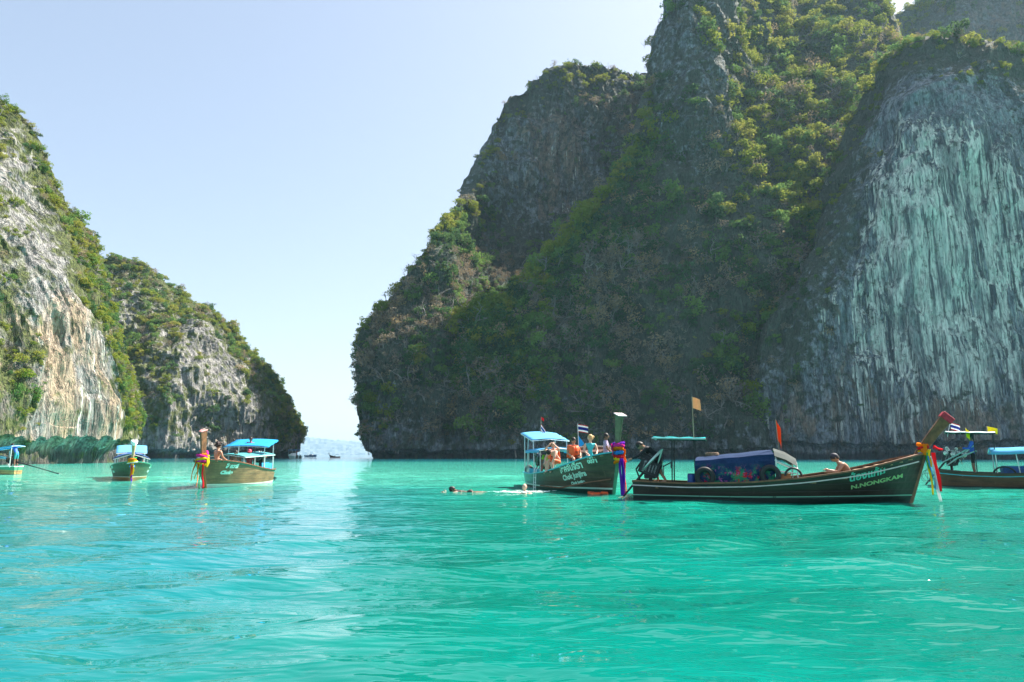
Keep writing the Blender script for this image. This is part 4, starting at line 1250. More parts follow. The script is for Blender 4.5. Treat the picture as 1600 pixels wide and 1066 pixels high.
def person(pos, rz, label, pose, base=BASE, skin='tan', top=None, bottom=None, sleeve=None, cuff=None, shin=None, hair=(.02, .015, .012), style='short',
           look=(1, 0, 0), scale=1.0, vest=None, female=False, name='person', cap=None, hands=True, clip=None):
    J = {k: Vector(v) for k, v in base.items()}
    J.update({k: Vector(v) for k, v in pose.items()})
    up = (J['head'] - J['neck']).normalized(); J['headbase'] = J['head'] - up * .03
    keys = [k for k in J if k != 'head']; idx = {k: i for i, k in enumerate(keys)}
    me = bpy.data.meshes.new('body')
    me.from_pydata([tuple(J[k]) for k in keys], [(idx[a], idx[b]) for a, b, _ in BONES], [])
    o = bpy.data.objects.new('person_skeleton', me)
    sk = o.modifiers.new('s', 'SKIN'); sk.use_smooth_shade = True; sk.branch_smoothing = .35
    if not me.skin_vertices: 
        bm = bmesh.new(); bm.from_mesh(me); bm.verts.layers.skin.verify(); bm.to_mesh(me); bm.free()
    for k in keys:
        r = RAD.get(k, .05)
        if female and k in ('chest', 'shL', 'shR', 'belly'): r *= .86
        d = me.skin_vertices[0].data[idx[k]]
        d.radius = (r, r * (.78 if k in ('pelvis', 'belly', 'chest') else 1)) ; d.use_root = (k == 'pelvis')
    ss = o.modifiers.new('u', 'SUBSURF'); ss.levels = 1; ss.render_levels = 1
    body = bake(o); body.materials.clear()
    S_ = SKIN[skin]
    part_mat = {'top': top, 'sleeve': sleeve, 'cuff': cuff, 'bottom': bottom, 'shin': shin, 'foot': None, 'skin': None}
    mats = [S_]
    for m in part_mat.values():
        if m is not None and m not in mats: mats.append(m)
    dark = mt('eye_dark', (.015, .012, .01), .3)
    if dark not in mats: mats.append(dark)
    bm = bmesh.new(); bm.from_mesh(body)
    for f in bm.faces:
        c = f.calc_center_median(); best = 1e9; reg = 'skin'
        for a, b, rg in BONES:
            A_, B_ = J[a], J[b]; d = B_ - A_; t = max(0, min(1, (c - A_).dot(d) / max(d.length_squared, 1e-6)))
            q = (c - A_ - d * t).length - RAD.get(a, .05) * (1 - t) - RAD.get(b, .05) * t
            if rg == 'sleeve' and t > .62 and cuff is None: rg2 = 'skin'
            elif rg == 'cuff' and t > .85: rg2 = 'skin'
            elif rg == 'bottom' and a[:2] == 'hi' and t > .82 and shin is None: rg2 = 'skin'
            elif a == 'chest' and b == 'neck' and t > .8: rg2 = 'skin'
            else: rg2 = rg
            if q < best: best = q; reg = rg2
        m = part_mat.get(reg)
        f.material_index = mats.index(m) if m is not None else 0
        f.smooth = True
    # head with nose, chin, ears, eyes
    lk = Vector(look).normalized(); sidev = up.cross(lk).normalized(); lk = sidev.cross(up).normalized()
    Mh = Matrix((lk, sidev, up)).transposed(); hc = J['head']
    def addball(c, r, mi, n=12, m=9, shape=None):
        k = MB().ball((0, 0, 0), r, n, m); vs = []
        for v in k.V:
            v = Vector(v)
            if shape: v = shape(v)
            vs.append(bm.verts.new(hc + Mh @ (v + Vector(c))))
        for f in k.F:
            q = [vs[i] for i in f]
            try:
                fc = bm.faces.new(q); fc.material_index = mi; fc.smooth = True
            except ValueError: pass
    def headshape(v):
        z = v.z / .118
        if z < 0: v.y *= 1 - .30 * z * z; v.x *= 1 - .16 * z * z
        if v.x > 0 and abs(v.y) < .02 and -.45 < z < .25: v.x += .020
        return v
    addball((0, 0, 0), (.096, .077, .118), 0, 14, 11, headshape)
    for s_ in (-1, 1):
        addball((-.005, s_ * .078, -.005), (.018, .012, .032), 0, 6, 5)
        addball((.082, s_ * .030, .012), (.010, .014, .009), mats.index(dark), 6, 4)
    addball((.088, 0, -.058), (.008, .024, .006), mats.index(dark), 6, 4)
    # hands: palm, four bent fingers, thumb
    if hands:
        for sd in 'LR':
            w0 = J['ha' + sd]; d = (w0 - J['el' + sd]).normalized(); sgn = 1 if sd == 'L' else -1
            n_ = d.cross(Vector((0, 0, 1))); n_ = n_.normalized() if n_.length > .2 else Vector((0, 1, 0))
            pm = d.cross(n_).normalized()
            h = MB().tube([w0 - d * .02, w0 + d * .03, w0 + d * .085], [.024, .040, .036], 7)
            for k in range(4):
                o_ = n_ * (k - 1.5) * .019; ln = (.065, .078, .074, .058)[k]
                q0 = w0 + d * .08 + o_; q1 = q0 + d * ln * .5 + pm * .008; q2 = q1 + d * ln * .35 + pm * .026
                h.tube([q0, q1, q2], [.0095, .0085, .007], 5)
            q0 = w0 + d * .02 + n_ * .032; h.tube([q0, q0 + d * .035 + n_ * .026, q0 + d * .07 + n_ * .022 + pm * .012], [.011, .010, .008], 5)
            vs = [bm.verts.new(v) for v in h.V]
            for f in h.F:
                try: fc = bm.faces.new([vs[i] for i in f]); fc.smooth = True
                except ValueError: pass
    bm.to_mesh(body); bm.free()
    root = empty(name, pos, rz, label, 'person'); root.scale = (scale,) * 3
    mi = np.zeros(len(body.polygons), np.int32); body.polygons.foreach_get('material_index', mi)
    link('body', body, root, mats); body.polygons.foreach_set('material_index', mi)
    # hair or cap
    hm = mt('hair_%d_%d' % (int(hair[0] * 99), int(hair[1] * 99)), hair, .6, .3, 20)
    if style != 'bald':
        h = MB(); n, m = 14, 8
        V = []; F = []
        for i in range(m + 1):
            ph = (math.pi * .60) * i / m
            for j in range(n):
                a = 2 * math.pi * j / n; back = .5 - .5 * math.cos(a)
                p_ = ph * (.72 + .50 * back)
                v = Vector((math.sin(p_) * math.cos(a) * .106 - .006, math.sin(p_) * math.sin(a) * .088, math.cos(p_) * .130))
                v += Vector((1, 1, 1)) * 0
                V.append(hc + Mh @ v)
        for i in range(m):
            for j in range(n): F.append((i * n + j, (i + 1) * n + j, (i + 1) * n + (j + 1) % n, i * n + (j + 1) % n))
        h.add(V, F)
        if style == 'bun': h.ball(hc + Mh @ Vector((-.115, 0, .03)), (.05, .05, .05))
        if style == 'pony': h.tube([hc + Mh @ Vector((-.10, 0, .04)), hc + Mh @ Vector((-.17, 0, .0)), hc + Mh @ Vector((-.17, 0, -.14))], [.035, .045, .02], 8)
        if style == 'curly':
            rr = random.Random(5)
            for k in range(26): h.ball(hc + Mh @ Vector((rr.uniform(-.10, .04), rr.uniform(-.10, .10), rr.uniform(.0, .14))), .042, 7, 5)
        h.build('hair', hm, root, smooth=True, solid=.01)
    if cap:
        h = MB().ball(hc + Mh @ Vector((-.004, 0, .045)), (.112, .094, .095), 12, 8)
        b = []
        for k in range(7):
            a = (k / 6 - .5) * 1.9; b.append([hc + Mh @ Vector((.085 * math.cos(a), .085 * math.sin(a), .055)), hc + Mh @ Vector((.085 * math.cos(a) + .085, .085 * math.sin(a), .042))])
        h.grid(b).build('cap', cap, root, smooth=True)
    if vest:
        vm = mt('life_vest_orange', (.85, .13, .03), .65, .12, 14)
        sp = (J['chest'] - J['belly']).normalized(); fw = J['shL'].copy() - J['shR']; fw = fw.normalized().cross(sp).normalized() * -1
        lf = sp.cross(fw).normalized()
        if (J['shL'] - J['shR']).dot(lf) < 0: lf = -lf
        if fw.dot(Vector((1, 0, 0))) < -.2: fw = -fw
        c = J['belly'].lerp(J['chest'], .55); v = MB()
        for a_ in (-1, 1):
            Q = []
            for i in range(6):
                q = i / 5 - .5; row = []
                for j in range(6):
                    u = j / 5
                    row.append(c + sp * q * .42 + lf * a_ * (.015 + u * .155) + fw * (.155 + .035 * math.sin(i / 5 * math.pi) - u * u * .09))
                Q.append(row)
            v.grid(Q)
        Q = []
        for i in range(6):
            q = i / 5 - .5; row = []
            for j in range(9):
                u = j / 4 - 1; row.append(c + sp * q * .44 + lf * u * .175 - fw * (.150 + .02 * math.sin(i / 5 * math.pi) - u * u * .07))
            Q.append(row)
        v.grid(Q)
        vo = v.build('life_vest', vm, root, smooth=True, solid=.045)
        bl = MB()
        for q in (-.12, .02): bl.grid([[c + sp * (q + w_) + lf * u * .17 + fw * (.215 - u * u * .09) for u in (-1, -.5, 0, .5, 1)] for w_ in (-.014, .014)])
        bl.build('strap', mt('strap_black', (.02, .02, .02), .6), vo, solid=.006)
    return root
# ------------------------------------------------------------------ the boats and who is in them
WHITE = mt('white_paint', (.78, .78, .76), .5, .06); CYANP = mt('cyan_paint', (.05, .42, .50), .45, .12, 5)
LET_M = mt('lettering_mint', (.50, .80, .66), .5, .1); LET_G = mt('lettering_green', (.10, .52, .38), .5, .15, 5); LET_Y = mt('lettering_yellow_green', (.30, .50, .20), .5, .2, 5)
INWOOD = mt('inner_wood', (.17, .10, .055), .75, .35, 3); BROWNW = mt('brown_wood', (.17, .075, .035), .55, .4, 5, 0, .3)
PROWW = mt('prow_wood', (.16, .07, .028), .5, .45, 6, 0, .4); DARKM = mt('dark_metal', (.03, .03, .032), .5, .3, 9, .3)
STEEL = mt('pale_steel', (.55, .60, .60), .4, .15, 8, .5); PINKC = mt('pink_white_rail', (.60, .50, .48), .5, .15, 5)
BLUET = cloth_mat('blue_tarp', (.05, .38, .72)); BLUET2 = cloth_mat('pale_blue_tarp', (.18, .52, .78)); TEALT = cloth_mat('teal_tarp', (.05, .50, .50))
RED, YEL, ORG, GRN, BLU, PNK, PUR, WHT = (.70, .03, .04), (.85, .62, .03), (.90, .25, .02), (.05, .45, .12), (.04, .15, .65), (.80, .05, .35), (.16, .03, .42), (.85, .85, .85)

def side_frame(root, H):
    return lambda px: None

# ---- boat A: long dark boat seen from the side
R1, L1_ = boat_root('longtail_boat', 'long dark wooden longtail boat with a navy tarpaulin cabin and raked brown prow', (988, 24.6), (1435, 22.0))
H1 = Longtail(L=L1_)
X1 = lambda px: (px - 988) / 447 * L1_ * (1 + .06 * (1 - (px - 988) / 447))
hm1 = hull_mat('hull_dark', (.030, .018, .012), (.012, .026, .020), stripe=(.20, .50, .36), zst=.14, wst=.035, rough=.28)
make_hull(R1, H1, hm1, BROWNW, INWOOD, PINKC, BROWNW,
          [(-.30, -.35, .26, .13), (-.12, .0, .28, .15), (.10, .32, .27, .17), (.36, .66, .29, .21), (.64, 1.00, .33, .27), (.80, 1.18, .36, .31)],
          PROWW, (mt('red_wrap', (.42, .02, .04), .6, .35, 9), .18), thwarts=(.1, .62, .72))
hull_text(R1, H1, 'น้องแก้ม', X1(1341), .80, .31, -1, LET_G, .24, sx=1.0)
hull_text(R1, H1, 'N.NONGKAM', X1(1356), .62, .165, -1, LET_Y, .235, bold=.006, sx=1.55)
hull_text(R1, H1, 'ภก', X1(1398), 1.08, .16, -1, mt('lettering_faded', (.07, .10, .05), .6), .2)
# tarpaulin cabin
def tarp_material():
    m, nt, out = new_mat('printed_tarpaulin'); t = NT(nt)
    tc = t.n('ShaderNodeTexCoord').outputs['Object']; sp = t.n('ShaderNodeSeparateXYZ'); t.l(tc, sp.inputs[0])
    n1 = t.noise(tc, 3.2, 5, .7); n2 = t.noise(t.mapping(tc, (1, 1, 1), (9, 2, 4)), 2.6, 5, .7); n3 = t.noise(t.mapping(tc, (1, 1, 1), (3, 7, 1)), 9, 3, .6)
    c = t.ramp(n1, [(.3, (.012, .022, .07)), (.7, (.022, .05, .13))])
    low = t.smooth(sp.outputs[2], 1.28, .85)
    c = t.mix(t.math('MULTIPLY', t.smooth(n2, .50, .58), low), c, (.03, .20, .10))
    c = t.mix(t.math('MULTIPLY', t.math('MULTIPLY', t.smooth(n1, .50, .57), low), t.smooth(n3, .42, .55)), c, (.50, .015, .03))
    c = t.mix(t.math('MULTIPLY', t.math('MULTIPLY', t.smooth(n3, .60, .66), low), .8), c, (.40, .10, .30))
    c = t.mix(t.smooth(t.math('ADD', sp.outputs[2], t.math('MULTIPLY', n1, .1)), 1.42, 1.50), c, (.010, .030, .085))
    t.bsdf(out, c, .9, t.bump(n1, .6, .06), Specular_IOR_Level=.15)
    return m
xa, xb = X1(1087), X1(1207)
def cabin(root, x0, x1, hw, zb, z0, z1, mat, fold=.05):
    n = 16; P = []
    prof = [(-1.0, 0), (-1.02, .35), (-1.0, .72), (-.93, .90), (-.6, .98), (0, 1.03), (.6, .98), (.93, .90), (1.0, .72), (1.02, .35), (1.0, 0)]
    for i in range(n + 1):
        q = i / n; x = x0 + (x1 - x0) * q; zt = z0 + (z1 - z0) * q - .018 * math.sin(q * math.pi * 2.5) ** 2; row = []
        for u, v in prof:
            row.append(Vector((x + .02 * math.sin(v * 7 + i), u * hw + .015 * math.sin(i * 1.9 + v * 5), zb + (zt - zb) * v)))
        P.append(row)
    m = MB().grid(P)
    for row in (P[0], P[-1]):
        k = len(row) // 2; m.add(row, [tuple(range(len(row)))])
    return m.build('cabin_tarpaulin', mat, root)
cabin(R1, xa, xb, .82, .50, 1.40, 1.66, tarp_material())
fr = MB()
for x in (xb + .04, X1(1240)):
    z1_ = 1.66 if x < X1(1220) else 1.30
    zc = [(x, -.82, .6), (x, -.82, z1_ - .3), (x, -.6, z1_ - .06), (x, 0, z1_ + .03), (x, .6, z1_ - .06), (x, .82, z1_ - .3), (x, .82, .6)]
    fr.tube(zc, .022, 6)
for u in (-.82, .82): fr.tube([(xb, u, 1.34), (X1(1240), u, 1.02)], .018, 5); fr.tube([(xb, u, .98), (X1(1240), u, .90)], .018, 5)
fr.tube([(xb, 0, 1.69), (X1(1240), 0, 1.33)], .018, 5)
fr.build('front_frame', STEEL, R1)
MB().grid([[(x, u * .84, z + .04 * (1 - u * u) - .22 * max(0, abs(u) - .6) / .4) for u in np.linspace(-1, 1, 9)] for x, z in ((xb, 1.68), ((xb + X1(1240)) / 2, 1.56), (X1(1240), 1.34))]).build('front_awning', mt('pale_green_awning', (.05, .065, .062), .8, .2, 5, 0, 0, .2), R1, solid=.012)
# stern canopy
canopy(R1, X1(1022), X1(1104), 2.08, 2.04, .80, TEALT, DARKM, .05, .03, posts=((X1(1052), -.62, -.05), (X1(1052), .62, -.05), (X1(1086), -.55, 0), (X1(1086), .55, 0)), foot=.5)
MB().tube([(X1(1022), -.82, 2.07), (X1(1104), -.82, 2.03)], .03, 6).tube([(X1(1022), .82, 2.07), (X1(1022), -.82, 2.07)], .03, 6).build('canopy_edge', STEEL, R1)
engine(R1, .55, .66, (-.55, -.15, -.12), (1.02, -.35, 1.70), 1.3)
# silver muffler, hoses
MB().tube([(.30, -.22, .95), (.62, -.28, 1.30), (.98, -.30, 1.66)], [.035, .05, .04], 10).build('muffler', mt('muffler', (.50, .60, .56), .3, .1, 8, .6), R1, smooth=True)
MB().box((.42, .1, 1.42), (.28, .22, .24), (0, .5, 0)).tube([(.2, 0, .6), (.05, .1, 1.0), (.4, .15, 1.5), (.8, .1, 1.3)], .035, 6).build('radiator_and_hoses', DARKM, R1)
MB().tube([(1.02, -.30, 1.1), (1.32, -.32, 1.26)], .02, 5).box((1.30, -.32, 1.16), (.04, .16, .22)).build('spare_propeller', DARKM, R1)
for (px_, z) in ((1101, .78), (1199, .86)):
    o = MB().torus((0, 0, 0), .25, .085, 'y', 22, 8).build('tyre_fender', mt('tyre_rubber', (.018, .018, .020), .7, .2, 9), None, smooth=True)
    o.location = wpt(R1, (X1(px_), -.92, z)); o.rotation_euler = (0, 0, R1.rotation_euler.z); o.scale = (US,) * 3
    tag(o, 'black tyre fender on the dark boat at the %s end of its tarpaulin cabin' % ('stern' if px_ < 1150 else 'bow'), 'tyre', 'tyre fenders beside the tarpaulin cabin')
o = MB().torus((0, 0, 0), .24, .035, 'y', 20, 6, 1, 0, math.pi).build('hoop_fender', DARKM, None, smooth=True)
o.location = wpt(R1, (X1(1233), -.9, .84)); o.rotation_euler = (0, 0, R1.rotation_euler.z); o.scale = (US,) * 3
tag(o, 'thin black half hoop rising from the gunwale ahead of the cabin frame', 'hoop')
# rope coil on the cabin, blue drum, wooden box
def coil(root, p, R_, label, mat, turns=4, th=.03):
    r = MB(); pts = []
    for k in range(turns * 14 + 1):
        a = k / 14 * 2 * math.pi; rr = R_ * (1 - .05 * math.sin(a * .37) - .02 * (k // 14))
        pts.append((math.cos(a) * rr, math.sin(a) * rr * .8, th * (.5 + k / 14 * .8)))
    r.tube(pts, th * .55, 5)
    o = r.build('rope_coil', mat, None, smooth=True); o.location = wpt(root, p); o.rotation_euler = (0, 0, root.rotation_euler.z); o.scale = (US,) * 3
    return tag(o, label, 'rope')
coil(R1, (X1(1113), -.1, 1.46), .22, 'brown rope coiled on top of the navy tarpaulin cabin', mt('rope_brown', (.26, .17, .11), .9, .3, 20))
def drum(root, p, r, h, label, col, cat='drum'):
    d = empty('plastic_drum', wpt(root, p), 0, label, cat); d.scale = (US,) * 3
    MB().tube([(0, 0, 0), (0, 0, h * .05), (0, 0, h * .5), (0, 0, h * .95), (0, 0, h)], [r * .92, r, r * 1.03, r, r * .9], 14).build('drum_body', col, d, smooth=False)
    MB().torus((0, 0, h * .72), r * 1.02, r * .07, 'z', 16, 5).torus((0, 0, h * .3), r * 1.02, r * .07, 'z', 16, 5).build('rib', col, d)
    MB().tube([(0, 0, h), (0, 0, h * 1.06)], r * .95, 14).build('lid', mt('lid_dark', (.03, .05, .12), .5), d)
    return d
drum(R1, (X1(1080), -.62, .5), .13, .36, 'small dark blue drum beside the stern end of the navy cabin', mt('navy_plastic', (.02, .06, .25), .4))
o = MB().box((0, 0, .14), (.34, .30, .28)).box((0, 0, .29), (.38, .33, .03)).build('wooden_box', mt('orange_wood', (.45, .22, .09), .6, .3, 4), None, bevel=.008)
o.location = wpt(R1, (X1(1222), -.55, .60)); o.rotation_euler = (0, 0, R1.rotation_euler.z); o.scale = (US,) * 3; tag(o, 'orange wooden box under the open front frame of the dark boat', 'box')
# flags
flag(wpt(R1, (X1(1086), -.55, 1.98)), R1.rotation_euler.z, 'faded orange square flag on a tall pole above the stern canopy', [(0, 0, 0), (.0, 0, 1.5)], [('rect', .30, .38, (.015, 0, 1.48), ((.80, .48, .26),), .35, -.5)], .018)
flag(wpt(R1, (X1(1218), 0, 1.60)), R1.rotation_euler.z, 'limp red flag on the front frame of the tarpaulin cabin', [(0, 0, 0), (-.06, 0, 1.10)], [('rect', .34, .62, (-.05, 0, 1.06), ((.85, .10, .03),), 1.25, .4)], .012)
# scarves on the prow
scarves(R1, (L1_ - .02, 0, 1.62), 'bright red yellow blue and white scarves tied round the raked brown prow',
        [(YEL, .10, -.10, .05, .55, .14, (.05, 0, -1)), (GRN, .06, -.12, -.05, .50, .12, (.1, 0, -1)), ((.10, .35, .70), .12, -.12, -.15, 1.05, .15, (.10, 0, -1)), (WHT, .18, -.10, -.15, 1.42, .12, (.12, 0, -1)),
         (RED, .28, -.05, -.05, 1.20, .14, (.06, 0, -1)), (ORG, .02, -.14, .22, .35, .14, (-.1, 0, -1)), (YEL, .08, -.13, -.30, 1.05, .05, (.05, 0, -1)), (RED, .26, -.13, .12, .28, .10, (.9, 0, -.3))],
        [(RED, .17, .045, .10, .75), (ORG, .16, .05, .20, .75), (YEL, .17, .045, .0, .75), ((.1, .4, .75), .18, .04, -.08, .75)])
# mooring rope clump at the stern
rr = random.Random(4); m = MB()
for k in range(7):
    p = Vector((-.05, rr.uniform(-.3, .2), .12)); pts = [p]
    for j in range(5): p = p + Vector((rr.uniform(-.13, .04), rr.uniform(-.08, .08), rr.uniform(-.10, .06))); pts.append(p)
    m.tube(pts, .016, 5)
o = m.build('rope_tangle', mt('rope_pale', (.50, .40, .28), .9, .3, 20), None); o.location = wpt(R1, (0, 0, 0)); o.rotation_euler = (0, 0, R1.rotation_euler.z); o.scale = (US,) * 3
tag(o, 'pale frayed rope hanging in a tangle below the stern of the dark boat', 'rope')

BLK = mt('black_cloth', (.014, .013, .018), .8, .2, 20); NAVY = mt('navy_cloth', (.015, .02, .05), .8, .2, 20)
person(wpt(R1, (1.02, .10, .52)), R1.rotation_euler.z + math.pi, 'man in black long-sleeved top bending over the engine and reaching to the next boat',
       dict(pelvis=(.10, 0, .72), belly=(.24, 0, .84), chest=(.42, 0, .98), neck=(.56, 0, 1.05), head=(.68, 0, 1.10),
            shL=(.46, .18, 1.02), elL=(.66, .22, .82), haL=(.92, .20, .70), shR=(.46, -.18, 1.00), elR=(.52, -.22, .76), haR=(.60, -.12, .88),
            hiL=(.08, .09, .70), knL=(.12, .12, .36), anL=(-.06, .12, .08), toL=(.10, .14, .03), hiR=(.08, -.09, .70), knR=(.26, -.12, .42), anR=(.18, -.13, .08), toR=(.34, -.15, .03)),
       skin='tan', top=BLK, sleeve=BLK, cuff=BLK, bottom=BLK, look=(1, 0, -.5))
person(wpt(R1, (X1(1322), .0, .72)), R1.rotation_euler.z + math.pi, 'shirtless man in a dark cap sitting bent forward in the dark boat',
       dict(pelvis=(-.1, 0, .02), belly=(.0, 0, .18), chest=(.14, 0, .34), neck=(.26, 0, .46), head=(.33, 0, .57), shL=(.17, .18, .42), shR=(.17, -.18, .42),
            elL=(.30, .24, .20), haL=(.50, .16, .20), elR=(.30, -.24, .20), haR=(.50, -.16, .24), hiL=(-.06, .09, 0), hiR=(-.06, -.09, 0), knL=(.3, .15, .10), knR=(.3, -.15, .10), anL=(.4, .14, -.25), anR=(.4, -.14, -.25), toL=(.55, .15, -.28), toR=(.55, -.15, -.28)),
       base=SITP, skin='tan', bottom=NAVY, look=(1, 0, -.35), cap=mt('dark_cap', (.03, .03, .045), .7))

# ---- boat B: boat of the tourists, bow to the viewer
R2, L2_ = boat_root('longtail_boat', 'teal-railed longtail boat carrying tourists in orange life vests', (838, 34.8), (964, 26.1))
H2 = Longtail(L=L2_, hb=1.12, sheer=[(0, .64), (.2, .60), (.42, .72), (.6, .92), (.78, 1.20), (.92, 1.48), (1, 1.60)])
hm2 = hull_mat('hull_green_brown', (.065, .048, .028), (.010, .06, .04), stripe=(.45, .75, .60), aft=(.025, .25, .21), zst=.10, wst=.07, rough=.3)  # aft green puts the sunlit water's reflection into the hull colour
prow2 = [(-.10, -.30, .20, .15), (-.04, .0, .24, .17), (.02, .4, .27, .21), (.10, .8, .31, .27), (.20, 1.22, .37, .35), (.24, 1.36, .39, .38)]
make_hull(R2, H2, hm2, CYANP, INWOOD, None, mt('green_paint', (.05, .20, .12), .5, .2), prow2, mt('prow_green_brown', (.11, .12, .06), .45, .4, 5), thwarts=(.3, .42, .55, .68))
x1_, _, z1_ = H2.top(1)
MB().box((x1_ + .245, 0, z1_ + 1.40), (.44, .36, .035), (0, .30, 0)).build('prow_cap', mt('pink_white_paint', (.72, .58, .62), .5), R2, bevel=.01)
hull_text(R2, H2, 'โชคจันจิรา', 6.75, .88, .36, -1, LET_M, .15, bold=.014, sx=1.25)
hull_text(R2, H2, 'Chok Junjira', 6.8, .58, .29, -1, LET_M, .15, bold=.012, sx=1.2)
hull_text(R2, H2, 'Chok Junjira', 6.95, .36, .16, -1, LET_M, .14, sx=1.2)
hull_text(R2, H2, 'ภก', 8.15, 1.36, .17, -1, LET_M, .12, sx=1.3)
hull_text(R2, H2, '0071', 8.2, 1.20, .18, -1, LET_M, .12, sx=1.3)
MB().sweep([H2.side_at(x, .14 + max(0, x - 5.5) * .14, -1) + Vector((0, -.02, 0)) for x in np.linspace(3.2, 8.7, 14)], .04, .05).build('chine_rail', BROWNW, R2)
canopy(R2, .35, 2.0, 2.56, 2.18, .95, BLUET2, STEEL, .08, .03, posts=((.5, -.8, 0), (.5, .8, 0), (1.9, -.85, .15), (1.9, .85, .15), (1.2, -.85, -.25)), foot=.6)
canopy(R2, 1.2, 3.1, 1.70, 1.72, .98, BLUET2, STEEL, .12, .03, name='lower_canopy', posts=((1.4, -.9, 0), (3.0, -.9, 0), (3.0, .9, 0)), foot=.6, drop=.10)
MB().box((5.3, .80, 1.74), (3.1, .07, .24), (0, -.01, 0)).box((5.3, .55, 1.66), (3.0, .45, .05), (.25, -.01, 0)).build('folded_awning', mt('brown_awning', (.15, .07, .05), .7, .3, 4), R2, bevel=.01)
MB().tube([(3.7, .60, 1.84), (5.3, .62, 1.89), (7.0, .60, 1.84)], .025, 6).tube([(3.8, .8, .9), (3.8, .8, 1.84)], .02, 6).tube([(6.9, .7, 1.2), (6.9, .75, 1.84)], .02, 6).build('awning_rail', mt('cream_rail', (.70, .62, .50), .5), R2)
engine(R2, .55, .95, (-1.6, .3, -.1), (1.4, .1, 1.5))
m = MB()
for y in (-.13, .13): m.tube([(2.9 + y, -1.02, .95), (2.9 + y, -1.12, .80), (2.9 + y, -1.16, -.15)], .018, 6)
for k in range(4): m.tube([(2.77, -1.15, .05 + k * .22), (3.03, -1.15, .05 + k * .22)], .016, 6)
m.build('ladder', mt('ladder_alloy', (.62, .70, .68), .35, .1, 8, .6), R2)
drum(R2, (.75, -.50, .50), .20, .36, 'cyan plastic tub near the stern under the double blue canopy', mt('cyan_plastic', (.06, .45, .60), .4), 'tub')
drum(R2, (1.45, -.55, .50), .19, .34, 'cyan tub beside the green-shirted helmsman', mt('cyan_plastic', (.06, .45, .60), .4), 'tub')
o = MB().torus((0, 0, 0), .22, .08, 'y', 20, 8).build('tyre_fender', mt('dusty_rubber', (.10, .08, .07), .8, .3, 8), None, smooth=True)
o.location = wpt(R2, (.12, -.45, .72)); o.rotation_euler = (0, .2, R2.rotation_euler.z + .4); o.scale = (US,) * 3; tag(o, 'dusty old tyre on the stern corner of the tourist boat', 'tyre')
flag(wpt(R2, (.6, 0, 2.40)), R2.rotation_euler.z, 'drooping striped national flag on the roof of the double blue canopy', [(0, 0, 0), (-.05, .05, .95)], [('rect', .42, .34, (-.04, .04, .62), THAI, 1.0, 1.9), ('rect', .16, .16, (-.05, .05, .98), (RED,), .5, 1.6)], .014)
flag(wpt(R2, (4.1, .55, 1.55)), 0, 'striped national flag with a blue pennant below it on the tourist boat', [(0, 0, 0), (-.04, 0, 1.35)], [('rect', .46, .34, (-.03, 0, 1.32), THAI, .18, 0), ('pennant', .26, .62, (-.02, 0, .82), ((.04, .38, .72),), .25, 0)], .014, WHITE)
scarves(R2, (x1_ + .02, 0, z1_ + .12), 'purple scarf bundle with orange and yellow garlands on the green prow',
        [(PUR, .22, -.06, -.35, 1.55, .15, (.06, 0, -1)), ((.10, .04, .5), .24, .02, -.35, 1.50, .13, (.04, 0, -1)), (PNK, .22, .08, -.40, 1.50, .11, (.05, 0, -1)), (RED, .24, .12, -.45, 1.25, .07, (.05, 0, -1)),
         (PNK, -.05, -.24, .20, .45, .16, (.1, 0, -1)), (PUR, -.05, .24, .20, .42, .16, (.1, 0, -1)), (ORG, .10, .20, .0, .5, .10, (.1, 0, -1))],
        [(PNK, .23, .06, .10, 1.0), (PUR, .24, .05, .20, 1.0), (ORG, .20, .075, -.02, .9), ((.05, .3, .75), .20, .07, -.14, .9), (RED, .20, .07, -.26, .9), (YEL, .20, .075, -.38, .9), (ORG, .20, .06, -.46, .9)])
# its people
z2 = R2.rotation_euler.z
BIK = mt('turquoise_bikini', (.03, .45, .50), .6); LIME = mt('lime_shirt', (.30, .62, .05), .7)
TOCAM = -math.pi / 2
person(wpt(R2, (3.7, -.50, 1.02)), TOCAM - .5, 'tanned man in orange life vest raising both arms to his face',
       dict(elL=(.22, .30, .62), haL=(.20, .10, .78), elR=(.22, -.30, .58), haR=(.20, -.10, .76), chest=(.04, 0, .46)), base=SITP, skin='light', bottom=mt('striped_shorts', (.5, .48, .45), .7, .6, 40), vest=True, look=(1, 0, 0))
person(wpt(R2, (4.55, -.60, 1.10)), TOCAM - .9, 'person in orange life vest leaning forward with bare back',
       dict(belly=(.08, 0, .22), chest=(.24, 0, .38), neck=(.38, 0, .46), head=(.47, 0, .44), shL=(.26, .17, .46), shR=(.26, -.17, .46), elL=(.44, .24, .24), haL=(.5, .18, .05), elR=(.44, -.24, .24), haR=(.52, -.18, .06)),
       base=SITP, skin='light', bottom=mt('orange_trunks', (.75, .16, .05), .7), look=(1, 0, -.6))
person(wpt(R2, (5.75, -.42, 1.18)), TOCAM + .25, 'man in sunglasses and orange life vest sitting by the teal rail', dict(), base=SITP, skin='tan', bottom=NAVY, vest=True, top=mt('orange_shirt', (.80, .15, .05), .7), sleeve=mt('orange_shirt', (.80, .15, .05), .7))
person(wpt(R2, (6.55, .0, 1.28)), TOCAM + .1, 'blond woman in turquoise bikini with hair tied back', dict(), base=SITP, skin='light', top=BIK, bottom=BIK, hair=(.50, .30, .12), style='bun', female=True, look=(.4, -.9, 0))
person(wpt(R2, (2.1, -.2, .78)), TOCAM - .3, 'helmsman in lime green shirt under the blue canopy', dict(), base=SITP, skin='brown', top=LIME, sleeve=LIME, bottom=BLK, look=(.5, .8, 0))
